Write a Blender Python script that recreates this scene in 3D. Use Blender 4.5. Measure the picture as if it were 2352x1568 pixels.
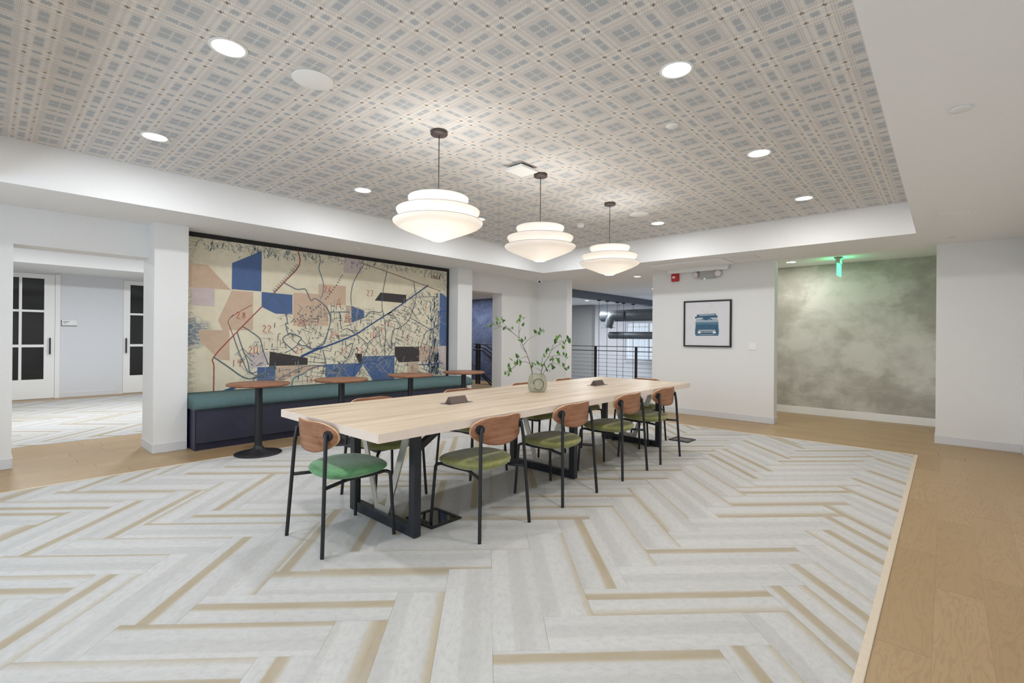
import bpy, bmesh, math, random
from mathutils import Vector, Matrix
C = bpy.context.scene
for o in list(bpy.data.objects): bpy.data.objects.remove(o)
COL = C.collection
R = math.radians
# ------------------------------------------------------------------ camera
cam = bpy.data.cameras.new('camera'); camo = bpy.data.objects.new('camera', cam); COL.objects.link(camo)
cam.sensor_width = 36.0; cam.lens = 1099.38/2352*36; cam.shift_y = -11.34/2352; cam.clip_start = 0.02; cam.clip_end = 200
yaw, pit, rol = R(-42.1774), R(0.0837), R(-0.4924)
fw = Vector((math.sin(yaw)*math.cos(pit), math.cos(yaw)*math.cos(pit), math.sin(pit)))
rt = Vector((math.cos(yaw), -math.sin(yaw), 0)); dn = fw.cross(rt)
r2 = rt*math.cos(rol) + dn*math.sin(rol); d2 = dn*math.cos(rol) - rt*math.sin(rol)
m4 = Matrix((r2, -d2, -fw)).transposed().to_4x4(); m4.translation = Vector((0, 0, 1.262))
camo.matrix_world = m4; C.camera = camo
# ------------------------------------------------------------------ world, light, exposure
w = bpy.data.worlds.new('world'); C.world = w; w.use_nodes = True
bg = w.node_tree.nodes['Background']; bg.inputs[0].default_value = (0.78, 0.88, 1.0, 1); bg.inputs[1].default_value = 1.0
C.view_settings.view_transform = 'Standard'; C.view_settings.look = 'None'; C.view_settings.gamma = 1
C.view_settings.use_curve_mapping = False; C.view_settings.exposure = -0.10
DOWN_W, PEND_W, ADDED_WIN_W = 14.2, 4.8, 36.0
def area(name, loc, power, sx, sy, col, rot=(0,0,0), shape='RECTANGLE', spread=180):
    l = bpy.data.lights.new(name, 'AREA'); l.energy = power; l.shape = shape; l.size = sx; l.size_y = sy; l.color = col; l.spread = R(spread)
    o = bpy.data.objects.new(name, l); COL.objects.link(o); o.location = loc; o.rotation_euler = rot; return o
WARM = (0.95, 0.975, 1.0)
# cool daylight through two unseen windows added behind the camera for it
for i, x in enumerate((-4.2, -1.4)):
    area('window_daylight', (x, -1.72, 1.45), ADDED_WIN_W, 1.5, 1.5, (0.72, 0.86, 1.0), (R(90), 0, 0))
# daylight at the atrium window beyond the railing
area('window_daylight', (-6.9, 14.25, 1.2), 14, 1.5, 1.2, (0.8, 0.9, 1.0), (R(-90), 0, 0))
area('atrium_light', (-8.2, 11.3, 2.34), 90, 1.6, 1.6, (0.92, 0.96, 1.0))  # added unseen lamp that brightens the atrium's far wall

# ------------------------------------------------------------------ materials
def s2l(c): return tuple(((v/255)/12.92 if v/255 <= .04045 else ((v/255+.055)/1.055)**2.4) for v in c)
class NT:
    def __init__(s, name):
        s.m = bpy.data.materials.new(name); s.m.use_nodes = True; s.t = s.m.node_tree; s.n = s.t.nodes
        s.b = s.n['Principled BSDF']; s.out = s.n['Material Output']
    def new(s, t, **k):
        x = s.n.new(t)
        for a, v in k.items(): setattr(x, a, v)
        return x
    def link(s, a, b): s.t.links.new(a, b)
    def math(s, op, a, b=None, c=None):
        x = s.new('ShaderNodeMath', operation=op)
        for i, v in enumerate((a, b, c)):
            if v is None: continue
            if isinstance(v, (int, float)): x.inputs[i].default_value = v
            else: s.link(v, x.inputs[i])
        return x.outputs[0]
    def mix(s, f, a, b, mode='MIX'):
        x = s.new('ShaderNodeMix', data_type='RGBA', blend_type=mode)
        for i, v in ((0, f), (6, a), (7, b)):
            if isinstance(v, (int, float)): x.inputs[i].default_value = v
            elif isinstance(v, tuple): x.inputs[i].default_value = (*v[:3], 1)
            else: s.link(v, x.inputs[i])
        return x.outputs[2]
    def noise(s, vec, scale, detail=2, rough=.5, dist=0):
        x = s.new('ShaderNodeTexNoise'); x.inputs['Scale'].default_value = scale; x.inputs['Detail'].default_value = detail
        x.inputs['Roughness'].default_value = rough; x.inputs['Distortion'].default_value = dist
        if vec is not None: s.link(vec, x.inputs['Vector'])
        return x.outputs['Fac']
    def mapv(s, vec, scale=(1,1,1), loc=(0,0,0), rot=(0,0,0)):
        x = s.new('ShaderNodeMapping'); x.inputs['Scale'].default_value = scale; x.inputs['Location'].default_value = loc; x.inputs['Rotation'].default_value = rot
        s.link(vec, x.inputs['Vector']); return x.outputs[0]
    def ramp(s, f, stops, interp='LINEAR'):
        x = s.new('ShaderNodeValToRGB'); x.color_ramp.interpolation = interp; e = x.color_ramp.elements
        while len(e) > 1: e.remove(e[-1])
        e[0].position = stops[0][0]; e[0].color = (*stops[0][1], 1)
        for p, c in stops[1:]:
            q = e.new(p); q.color = (*c, 1)
        s.link(f, x.inputs[0]); return x.outputs[0]
    def coord(s, which='Object'): return s.new('ShaderNodeTexCoord').outputs[which]
    def bump(s, h, strength=.2, dist=.002):
        x = s.new('ShaderNodeBump'); x.inputs['Strength'].default_value = strength; x.inputs['Distance'].default_value = dist
        s.link(h, x.inputs['Height']); s.link(x.outputs[0], s.b.inputs['Normal'])
    def fin(s, col=None, rough=.5, metal=0, spec=.5):
        if col is not None:
            if isinstance(col, tuple): s.b.inputs['Base Color'].default_value = (*col, 1)
            else: s.link(col, s.b.inputs['Base Color'])
        s.b.inputs['Roughness'].default_value = rough; s.b.inputs['Metallic'].default_value = metal; s.b.inputs['Specular IOR Level'].default_value = spec
        return s.m
def plain(name, rgb, rough=.5, metal=0, var=.04, scale=40, bump=0, spec=.5):
    t = NT(name); c = s2l(rgb); co = t.coord(); n = t.noise(co, scale, 3)
    lo = tuple(v*(1-var) for v in c); hi = tuple(min(1, v*(1+var)) for v in c)
    col = t.ramp(n, [(.3, lo), (.7, hi)])
    if bump: t.bump(n, bump, .001)
    return t.fin(col, rough, metal, spec)
def emit(name, rgb, strength, base=(255,255,255)):
    t = NT(name); t.fin(s2l(base), .5); t.b.inputs['Emission Color'].default_value = (*rgb, 1); t.b.inputs['Emission Strength'].default_value = strength
    return t.m
def grain(name, dark, mid, light, axis=0, rough=.45, sc=1.0, coord='Object', spec=.4, dist=.6):
    t = NT(name); co = t.coord(coord)
    s1 = [26*sc]*3; s1[axis] = 1.2*sc; s2 = [110*sc]*3; s2[axis] = 3*sc
    n1 = t.noise(t.mapv(co, tuple(s1)), 1, 4, .6, dist); n2 = t.noise(t.mapv(co, tuple(s2)), 1, 2, .5)
    f = t.math('ADD', t.math('MULTIPLY', n1, .7), t.math('MULTIPLY', n2, .3))
    col = t.ramp(f, [(.36, s2l(dark)), (.48, s2l(mid)), (.62, s2l(light))])
    t.bump(n2, .06, .0006); return t.fin(col, rough, 0, spec)
M = {}
M['wall'] = plain('painted_wall', (236,236,235), .75, var=.01, scale=60, bump=.02)
M['ceil'] = plain('painted_ceiling', (243,243,243), .85, var=.008, scale=60)
M['base'] = plain('vinyl_baseboard', (220,221,224), .45, var=.01)
M['white'] = plain('white_enamel', (243,243,241), .35, var=.01)
M['plastic'] = plain('white_plastic', (244,244,242), .4, var=.01)
M['greyplastic'] = plain('grey_plastic', (176,174,170), .45, var=.02)
M['black'] = plain('black_powder_coat', (30,32,36), .42, var=.1, scale=80)
M['blackmat'] = plain('black_matt', (26,25,25), .6, var=.1)
M['tableblack'] = plain('black_steel', (34,38,46), .38, var=.18, scale=14)
M['silver'] = plain('brushed_steel', (205,205,200), .32, .75, var=.05, scale=90)
M['bronze'] = plain('bronze_metal', (84,74,70), .45, .3, var=.05)
M['cord'] = plain('dark_cord', (58,50,47), .6)
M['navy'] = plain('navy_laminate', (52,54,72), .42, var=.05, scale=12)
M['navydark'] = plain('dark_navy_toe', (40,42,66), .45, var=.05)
M['red'] = plain('red_plastic', (190,22,28), .35, var=.03)
M['clear'] = plain('clear_lens', (235,225,225), .15, var=.01)
M['brown'] = plain('brown_metal', (96,84,78), .45, .3, var=.05)
M['darkglass'] = plain('dark_glass', (20,20,24), .08, var=.2, scale=2, spec=.6)
M['reducer'] = plain('pale_transition_strip', (214,199,178), .5, var=.03, scale=30)
M['duct'] = plain('galvanised_duct', (92,97,102), .45, .35, var=.12, scale=6)
M['beam'] = plain('grey_beam_paint', (98,105,118), .6, var=.02)
M['greywall'] = plain('grey_wall_paint', (168,167,165), .8, var=.02)
M['gypsum'] = plain('cool_white_paint', (222,224,228), .8, var=.01)
M['disc'] = emit('lit_diffuser', (1, .97, .93), 14)
M['lens'] = emit('pendant_lens', (1, .97, .93), 1.6)
M['rimwire'] = plain('grey_rim_wire', (150,145,140), .5)
M['edgeband'] = plain('pale_edge_band', (232,217,204), .4, var=.03, scale=12)
M['green_lit'] = emit('green_lit_acrylic', (.12, 1, .38), 2.2, (80,230,130))
M['led'] = emit('green_led', (.3, 1, .5), 8)
# plaid ceiling wallpaper
def plaid():
    t = NT('plaid_wallpaper'); co = t.coord(); sp = t.new('ShaderNodeSeparateXYZ'); t.link(co, sp.inputs[0]); X, Y = sp.outputs[0], sp.outputs[1]
    jx = t.math('SUBTRACT', t.math('FRACT', t.math('MULTIPLY', Y, 1/.0145)), .5); jy = t.math('SUBTRACT', t.math('FRACT', t.math('MULTIPLY', X, 1/.0145)), .5)
    def ax(v, off, per, jit):
        f = t.math('MULTIPLY', t.math('ADD', v, off), 1/per); f = t.math('ADD', f, t.math('MULTIPLY', jit, .035)); return t.math('FRACT', f)
    sx = ax(X, .5121, .2940, jx); sy = ax(Y, -1.969, .3054, jy)
    K, W = (0,0,0), (1,1,1)
    def prof(s, on):
        st = [(0, K)]
        for a, b in on: st += [(a, W), (b, K)]
        return t.ramp(s, st, 'CONSTANT')
    g = [prof(s, [(.09,.22),(.465,.635),(.66,.83)]) for s in (sx, sy)]
    d = [t.ramp(s, [(0, W), (.022, K), (.29, W), (.332, K), (.978, W)], 'CONSTANT') for s in (sx, sy)]
    sr = [t.ramp(s, [(0, W), (.028, K), (.284, W), (.338, K), (.972, W)], 'CONSTANT') for s in (sx, sy)]
    tp = [prof(s, [(.375,.46),(.84,.925)]) for s in (sx, sy)]
    cr = [prof(s, [(.022,.09),(.22,.29),(.332,.375),(.925,.978)]) for s in (sx, sy)]
    gg = t.math('MULTIPLY', g[0], g[1]); dd = t.math('MULTIPLY', sr[0], sr[1]); dm = t.math('MAXIMUM', d[0], d[1]); tm = t.math('MAXIMUM', tp[0], tp[1])
    cc = t.math('MULTIPLY', cr[0], cr[1])
    st = t.math('GREATER_THAN', t.math('FRACT', t.math('MULTIPLY', Y, 1/.0058)), .5)
    ck = t.math('MULTIPLY', st, t.math('GREATER_THAN', t.math('FRACT', t.math('MULTIPLY', X, 1/.0116)), .4))
    base = t.mix(t.math('MULTIPLY', st, .22), s2l((226,223,220)), s2l((192,187,184)))
    base = t.mix(t.math('MULTIPLY', tm, t.math('MULTIPLY', ck, .6)), base, s2l((156,147,142)))
    base = t.mix(t.math('MULTIPLY', t.math('MAXIMUM', cr[0], cr[1]), .5), base, s2l((232,228,222)))
    base = t.mix(cc, base, s2l((238,233,226)))
    base = t.mix(t.math('MULTIPLY', dm, t.math('MULTIPLY', ck, .42)), base, s2l((124,116,110)))
    base = t.mix(gg, base, s2l((182,187,191)))
    base = t.mix(dd, base, s2l((128,120,112)))
    return t.fin(base, .7, 0, .3)
M['plaid'] = plaid()
def carpet():
    t = NT('carpet_plank'); uv = t.coord('UV'); sp = t.new('ShaderNodeSeparateXYZ'); t.link(uv, sp.inputs[0]); U, V = sp.outputs[0], sp.outputs[1]
    n1 = t.noise(uv, 900, 1); n1b = t.noise(t.mapv(uv, (2, 30, 1)), 1, 2); wob = t.math('ADD', t.math('MULTIPLY', t.math('SUBTRACT', n1, .5), .022), t.math('MULTIPLY', t.math('SUBTRACT', n1b, .5), .012))
    f = t.math('FRACT', t.math('MULTIPLY', t.math('ADD', V, wob), 1/.90))
    w1, w2, gr, g2, tn, t2 = [s2l(c) for c in ((212,211,209),(206,205,203),(196,195,193),(201,199,196),(176,158,124),(192,179,155))]
    col = t.ramp(f, [(0, tn), (.05, tn), (.08, t2), (.11, w2), (.16, w1), (.222, w1), (.235, g2), (.30, gr), (.335, w2), (.40, w2), (.412, t2), (.425, tn), (.468, tn), (.476, w2), (.55, w1), (.60, t2), (.63, tn), (.685, tn), (.692, w1), (.78, w1), (.80, gr), (.86, w2), (.905, w2), (.915, t2), (.935, tn), (.965, tn), (.972, w1)])
    m = t.noise(t.mapv(uv, (22, 40, 1)), 1, 5, .75); mm = t.math('MULTIPLY', t.math('SUBTRACT', m, .45), 3.2); mm.node.use_clamp = True; col = t.mix(mm, col, t.mix(.5, col, s2l((158,158,156)))); tb = t.math('MULTIPLY', t.math('SUBTRACT', t.noise(t.mapv(uv, (2.2, 9, 1)), 1, 3, .6), .46), 2.2); tb.node.use_clamp = True; col = t.mix(tb, col, t.mix(.45, col, s2l((206,204,200))))
    b = t.noise(t.mapv(uv, (3, 18, 1)), 1, 2); col = t.mix(t.math('MULTIPLY', b, .28), col, s2l((204,202,199)))
    rib = t.math('SINE', t.math('MULTIPLY', V, 2*math.pi/.0042)); tuft = t.math('SINE', t.math('MULTIPLY', U, 2*math.pi/.006))
    col = t.mix(t.math('MULTIPLY', t.math('ADD', rib, 1), .05), col, s2l((120,116,110)))
    t.bump(t.math('ADD', rib, t.math('MULTIPLY', tuft, .5)), .35, .0012)
    sp_ = t.noise(uv, 420, 2, .7); s2_ = t.math('MULTIPLY', t.math('SUBTRACT', sp_, .5), 1.6); s2_.node.use_clamp = True
    col = t.mix(s2_, col, s2l((120,118,112)))
    t.b.inputs['Sheen Weight'].default_value = .15
    return t.fin(col, .95, 0, .1)
M['carpet'] = carpet()
def lvt(name='oak_vinyl_plank'):
    t = NT(name); uv = t.coord('UV'); oi = t.new('ShaderNodeObjectInfo').outputs['Random']
    at = t.new('ShaderNodeAttribute', attribute_name='tone').outputs['Fac']
    big = t.noise(t.mapv(uv, (1.1, 7, 1)), 1, 3, .55, 1.6)
    wv = t.math('FRACT', t.math('MULTIPLY', big, 9)); ring = t.math('ABSOLUTE', t.math('SUBTRACT', wv, .5))
    fine = t.noise(t.mapv(uv, (9, 190, 1)), 1, 3, .6)
    col = t.ramp(at, [(0, s2l((166,137,98))), (.5, s2l((172,143,104))), (1, s2l((179,151,113)))])
    rg_ = t.math('MULTIPLY', t.math('SUBTRACT', .26, ring), 1.7); rg_.node.use_clamp = True; col = t.mix(rg_, col, s2l((142,113,78)))
    col = t.mix(t.math('MULTIPLY', fine, .30), col, s2l((150,124,92)))
    col = t.mix(t.math('MULTIPLY', t.noise(t.mapv(uv, (.8, 3, 1)), 1, 2), .35), col, s2l((188,164,130)))
    t.bump(fine, .05, .0005)
    return t.fin(col, .42, 0, .4)
M['lvt'] = lvt()
M['tabletop'] = grain('pale_oak_laminate', (176,152,126), (204,185,161), (217,200,178), 1, .38, .8)
M['walnut'] = grain('walnut_plywood', (130,86,60), (152,106,78), (168,122,92), 0, .42, 1.3, dist=.08)
M['plyedge'] = plain('plywood_edge', (216,178,136), .5, var=.05)
M['roundtop'] = grain('walnut_laminate', (112,72,52), (140,94,70), (160,112,86), 1, .4, .9)
def velvet(name, rgb, hi):
    t = NT(name); co = t.coord(); n = t.noise(co, 7, 3, .6, 1.2); c = t.ramp(n, [(.35, s2l(rgb)), (.7, s2l(hi))])
    t.b.inputs['Sheen Weight'].default_value = .5; t.b.inputs['Sheen Roughness'].default_value = .4
    t.bump(t.noise(co, 500, 1), .1, .0008); return t.fin(c, .85, 0, .15)
M['velvet'] = velvet('olive_velvet', (138,140,86), (164,166,110))
M['velvet_green'] = velvet('leaf_green_velvet', (98,154,106), (132,182,130))  # cool light on the olive velvet, put into a greener colour
def fabric():
    t = NT('teal_woven_fabric'); co = t.coord(); n = t.noise(t.mapv(co, (300, 60, 300)), 1, 3, .7); n2 = t.noise(co, 3, 2)
    c = t.ramp(n, [(.3, s2l((78,102,104))), (.7, s2l((110,134,134)))]); c = t.mix(t.math('MULTIPLY', n2, .3), c, s2l((92,114,120)))
    t.bump(n, .25, .001); return t.fin(c, .95, 0, .15)
M['teal'] = fabric()
def shade():
    t = NT('white_fabric_shade'); co = t.coord(); n = t.noise(co, 400, 1)
    t.fin(s2l((246,243,239)), .8, 0, .2); tr = t.new('ShaderNodeBsdfTranslucent'); tr.inputs[0].default_value = (*s2l((252,248,243)), 1)
    mx = t.new('ShaderNodeMixShader'); mx.inputs[0].default_value = .42; t.link(t.b.outputs[0], mx.inputs[1]); t.link(tr.outputs[0], mx.inputs[2]); t.link(mx.outputs[0], t.out.inputs[0])
    t.b.inputs['Emission Color'].default_value = (1, .97, .93, 1); t.b.inputs['Emission Strength'].default_value = .10
    t.bump(n, .05, .0005); return t.m
M['shade'] = shade()
def cloudy():
    t = NT('cloudy_plaster_mural'); co = t.coord(); v = t.mapv(co, (1, 1, 1.15))
    n0 = t.noise(v, .9, 3, .5, .3); n1 = t.noise(v, 2.6, 5, .58, .35); n2 = t.noise(t.mapv(co, (5, 9, 16), rot=(0, .6, 0)), 1, 4, .6, .3)
    f = t.math('ADD', t.math('MULTIPLY', n0, .45), t.math('ADD', t.math('MULTIPLY', n1, .5), t.math('MULTIPLY', n2, .12)))
    sp = t.new('ShaderNodeSeparateXYZ'); t.link(co, sp.inputs[0])
    c = t.ramp(f, [(.42, s2l((168,165,156))), (.50, s2l((186,184,175))), (.55, s2l((204,203,195))), (.62, s2l((220,219,212)))])
    c = t.mix(t.math('MULTIPLY', t.noise(v, .9, 2), .35), c, s2l((168,164,146)))
    return t.fin(c, .8, 0, .2)
M['cloudy'] = cloudy()
def aged():
    t = NT('aged_map_paper'); co = t.coord(); sp = t.new('ShaderNodeSeparateXYZ'); t.link(co, sp.inputs[0]); Y, Z = sp.outputs[1], sp.outputs[2]
    n = t.noise(t.mapv(co, (6, 6, 6)), 1, 4, .65); c = t.ramp(n, [(.3, s2l((222,213,188))), (.7, s2l((234,226,202)))])
    top = t.math('MULTIPLY', t.math('SUBTRACT', Z, 2.18), 5); lef = t.math('MULTIPLY', t.math('SUBTRACT', 1.68, Y), 8); rgt = t.math('MULTIPLY', t.math('SUBTRACT', Y, 5.12), 5)
    e = t.math('MAXIMUM', t.math('MAXIMUM', top, lef), rgt); s = t.noise(t.mapv(co, (30, 14, 40)), 1, 5, .75)
    e2 = t.math('MULTIPLY', t.math('MAXIMUM', e, 0), t.math('MULTIPLY', t.math('MAXIMUM', t.math('SUBTRACT', s, .46), 0), 8)); e2.node.use_clamp = True
    c = t.mix(t.math('MULTIPLY', e2, .55), c, s2l((96,116,118)))
    blot = t.new('ShaderNodeVectorMath', operation='DISTANCE'); t.link(t.mapv(co, (1, .75, 1)), blot.inputs[0]); blot.inputs[1].default_value = (-6.4, 1.56*.75, 1.28)
    bl = t.math('MULTIPLY', t.math('SUBTRACT', .22, blot.outputs['Value']), t.math('MULTIPLY', t.math('MAXIMUM', t.math('SUBTRACT', s, .38), 0), 60)); bl.node.use_clamp = True
    c = t.mix(t.math('MULTIPLY', bl, .7), c, s2l((62,100,140)))
    rz = t.math('MULTIPLY', t.math('MULTIPLY', t.math('MAXIMUM', t.math('SUBTRACT', Y, 5.0), 0), t.math('LESS_THAN', Z, 1.9)), t.math('MULTIPLY', t.math('MAXIMUM', t.math('SUBTRACT', s, .48), 0), 40)); rz.node.use_clamp = True
    c = t.mix(t.math('MULTIPLY', rz, .65), c, s2l((84,128,156)))
    return t.fin(c, .75, 0, .2)
M['map'] = aged()
for k, c in {'b': (80,104,148), 'k': (64,58,58), 'p': (206,180,156), 'l': (206,192,190)}.items(): M['map_'+k] = plain('map_block_'+{'b':'blue','k':'black','p':'beige','l':'lilac'}[k], c, .75, var=.05, scale=14)
for k, c in {'s': (92,106,118), 'n': (48,80,128), 'r': (160,84,76), 'c': (112,140,146), 'm': (112,74,70), 'x': (108,114,114), 'f': (168,168,156), 'd': (192,98,82), 'z': (76,104,128)}.items(): M['ink_'+k] = plain('map_ink_'+k, c, .75, var=.1, scale=20)
def bluewall():
    t = NT('blue_textured_wallcovering'); co = t.coord(); n = t.noise(t.mapv(co, (40, 40, 14)), 1, 4, .7); n2 = t.noise(co, 2.5, 3)
    c = t.ramp(t.math('ADD', t.math('MULTIPLY', n, .6), t.math('MULTIPLY', n2, .4)), [(.38, s2l((66,76,104))), (.6, s2l((110,120,150)))]); return t.fin(c, .8, 0, .2)
M['bluewall'] = bluewall()
def glass(name, col, rough=.02, alpha=.25):
    t = NT(name); t.fin(s2l(col), rough, 0, .5); t.b.inputs['Alpha'].default_value = alpha; return t.m
M['pane'] = glass('window_glass', (215,228,240), .02, .15)
def vaseglass():
    t = NT('smoked_green_glass'); co = t.coord(); n = t.noise(t.mapv(co, (20, 20, 8)), 1, 3, .6); t.bump(n, .3, .002)
    c = t.ramp(n, [(.3, s2l((176,178,158))), (.7, s2l((206,206,186)))]); t.fin(c, .12, 0, .5); t.b.inputs['Transmission Weight'].default_value = .3; t.b.inputs['IOR'].default_value = 1.1; t.b.inputs['Alpha'].default_value = .5; return t.m
M['vase'] = vaseglass()
def leafm(name, a, b):
    t = NT(name); co = t.coord(); n = t.noise(co, 60, 2); return t.fin(t.ramp(n, [(.3, s2l(a)), (.7, s2l(b))]), .5, 0, .4)
M['leaf'] = leafm('leaf_green', (74,120,48), (118,160,76)); M['leaf2'] = leafm('leaf_dark', (50,84,42), (80,118,58)); M['twig'] = plain('twig_bark', (92,78,70), .7, var=.15)
M['typeblue'] = plain('print_blue', (58,98,126), .7, var=.2, scale=60); M['typelight'] = plain('print_pale_blue', (170,184,198), .7, var=.1, scale=50); M['typemid'] = plain('print_mid_blue', (92,128,152), .7, var=.15, scale=50)
M['paper'] = plain('print_paper', (226,226,230), .7, var=.01); M['keyw'] = plain('print_key_white', (240,240,240), .7)
M['stage'] = plain('stairs_grey', (140,146,160), .8)
# ------------------------------------------------------------------ mesh helpers
class MB:
    def __init__(s): s.v = []; s.f = []; s.uv = []; s.mi = []; s.cur = 0; s.sm = []; s.smooth = False
    def add(s, vs, fs, uvs=None):
        o = len(s.v); s.v += [tuple(p) for p in vs]
        for i, f in enumerate(fs):
            s.f.append([a+o for a in f]); s.mi.append(s.cur); s.sm.append(s.smooth); s.uv.append(uvs[i] if uvs else None)
        return s
    def box(s, a, b, mat=None):
        x0, y0, z0 = a; x1, y1, z1 = b
        vs = [(x0,y0,z0),(x1,y0,z0),(x1,y1,z0),(x0,y1,z0),(x0,y0,z1),(x1,y0,z1),(x1,y1,z1),(x0,y1,z1)]
        if mat: vs = [tuple(mat @ Vector(p)) for p in vs]
        return s.add(vs, [(0,3,2,1),(4,5,6,7),(0,1,5,4),(1,2,6,5),(2,3,7,6),(3,0,4,7)])
    def prism(s, pts, axis, a, b):
        """polygon pts extruded along axis (0,1,2) from a to b"""
        def P(p, h):
            q = [0,0,0]; r_ = [i for i in range(3) if i != axis]; q[r_[0]], q[r_[1]] = p; q[axis] = h; return tuple(q)
        n = len(pts); vs = [P(p, a) for p in pts]+[P(p, b) for p in pts]
        return s.add(vs, [tuple(range(n))[::-1], tuple(range(n, 2*n))]+[(i, (i+1) % n, n+(i+1) % n, n+i) for i in range(n)])
    def lathe(s, prof, c=(0,0,0), n=32, cap=True, smooth=True):
        s.smooth = smooth; vs = []; fs = []; k = len(prof)
        for i in range(n):
            a = 2*math.pi*i/n
            for r_, z in prof: vs.append((c[0]+r_*math.cos(a), c[1]+r_*math.sin(a), c[2]+z))
        for i in range(n):
            j = (i+1) % n
            for q in range(k-1): fs.append((i*k+q, j*k+q, j*k+q+1, i*k+q+1))
        s.add(vs, fs)
        if cap:
            o = len(s.v)-len(vs)
            for q, rev in ((0, True), (k-1, False)):
                if prof[q][0] > 1e-5:
                    f = [o+i*k+q for i in range(n)]; s.f.append(f[::-1] if rev else f); s.mi.append(s.cur); s.sm.append(False); s.uv.append(None)
        s.smooth = False; return s
    def tube(s, pts, r, n=8, cap=True):
        pts = [Vector(p) for p in pts]; rs = r if isinstance(r, (list, tuple)) else [r]*len(pts)
        t = [(pts[min(i+1, len(pts)-1)]-pts[max(i-1, 0)]).normalized() for i in range(len(pts))]
        u = t[0].orthogonal().normalized(); vs = []; fs = []
        for i, p in enumerate(pts):
            u = (u - t[i]*u.dot(t[i])).normalized(); v_ = t[i].cross(u)
            for k in range(n):
                a = 2*math.pi*k/n; vs.append(tuple(p+(u*math.cos(a)+v_*math.sin(a))*rs[i]))
        for i in range(len(pts)-1):
            for k in range(n): fs.append((i*n+k, i*n+(k+1) % n, (i+1)*n+(k+1) % n, (i+1)*n+k))
        s.smooth = True; s.add(vs, fs); s.smooth = False
        if cap: s.add([vs[k] for k in range(n)]+[vs[-n+k] for k in range(n)], [tuple(range(n))[::-1], tuple(range(n, 2*n))])
        return s
    def ribbon(s, pts, w, x, plane='x'):
        """flat stroke of width w through 2D points (y,z) lying in plane x"""
        n = len(pts); L = []; Rr = []
        for i in range(n):
            a = Vector(pts[max(i-1, 0)]); b = Vector(pts[min(i+1, n-1)]); d = (b-a)
            if d.length < 1e-6: d = Vector((1, 0))
            d.normalize(); nn = Vector((-d.y, d.x))*w/2; p = Vector(pts[i]); L.append(p+nn); Rr.append(p-nn)
        f3 = (lambda p: (x, p.x, p.y)) if plane == 'x' else (lambda p: (p.x, x, p.y))
        vs = [f3(p) for p in L]+[f3(p) for p in Rr]
        fs = [((n+i, n+i+1, i+1, i) if plane == 'x' else (i, i+1, n+i+1, n+i)) for i in range(n-1)]
        return s.add(vs, fs)
    def mesh(s, name, mats):
        me = bpy.data.meshes.new(name); me.from_pydata(s.v, [], s.f)
        for m_ in (mats if isinstance(mats, (list, tuple)) else [mats]): me.materials.append(M[m_])
        me.polygons.foreach_set('material_index', s.mi); me.polygons.foreach_set('use_smooth', s.sm)
        if any(s.uv):
            l = me.uv_layers.new(name='UVMap')
            for p, u in zip(me.polygons, s.uv):
                if u:
                    for li, q in zip(p.loop_indices, u): l.data[li].uv = q
        me.update(); return me
def obj(name, mb, mats, parent=None, bevel=0, seg=2, loc=None):
    o = bpy.data.objects.new(name, mb.mesh(name, mats) if isinstance(mb, MB) else mb); COL.objects.link(o)
    if parent: o.parent = parent
    if loc: o.location = loc
    if bevel:
        b = o.modifiers.new('bevel', 'BEVEL'); b.width = bevel; b.segments = seg; b.limit_method = 'ANGLE'; b.angle_limit = R(40); b.harden_normals = False
    return o
def tag(o, label=None, cat=None, group=None, kind=None):
    for k, v in (('label', label), ('category', cat), ('group', group), ('kind', kind)):
        if v: o[k] = v
    return o
def thing(name, label, cat, loc=(0,0,0), rz=0, group=None):
    o = bpy.data.objects.new(name, None); o.empty_display_size = .1; COL.objects.link(o); o.location = loc; o.rotation_euler = (0, 0, rz); return tag(o, label, cat, group)
def struct(name, mb, mats, parent=None):
    o = obj(name, mb, mats, parent)
    if not parent: o['kind'] = 'structure'
    return o
def dup(root, loc, rz, label, group=None):
    r_ = root.copy(); COL.objects.link(r_); r_.location = loc; r_.rotation_euler = (0, 0, rz); r_['label'] = label
    if group: r_['group'] = group
    for ch in list(root.children):
        c = ch.copy(); COL.objects.link(c); c.parent = r_
        for g_ in list(ch.children):
            d_ = g_.copy(); COL.objects.link(d_); d_.parent = c
    return r_
def fillet(pts, rad, n=6):
    out = [Vector(pts[0])]
    for i in range(1, len(pts)-1):
        p, a, b = Vector(pts[i]), Vector(pts[i-1]), Vector(pts[i+1]); da = (a-p); db = (b-p); r_ = min(rad, da.length*.45, db.length*.45)
        s0 = p+da.normalized()*r_; s1 = p+db.normalized()*r_
        for k in range(n+1):
            t_ = k/n; out.append(s0*(1-t_)**2+p*2*t_*(1-t_)+s1*t_**2)
    out.append(Vector(pts[-1])); return out
def clip(poly, x0, x1, y0, y1):
    for ax, lim, sg in ((0, x0, 1), (0, x1, -1), (1, y0, 1), (1, y1, -1)):
        out = []
        for i in range(len(poly)):
            a, b = poly[i-1], poly[i]; da, db = sg*(a[ax]-lim), sg*(b[ax]-lim)
            if (da >= 0) != (db >= 0):
                t_ = da/(da-db); out.append((a[0]+(b[0]-a[0])*t_, a[1]+(b[1]-a[1])*t_))
            if db >= 0: out.append(b)
        poly = out
        if len(poly) < 3: return []
    return poly
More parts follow.
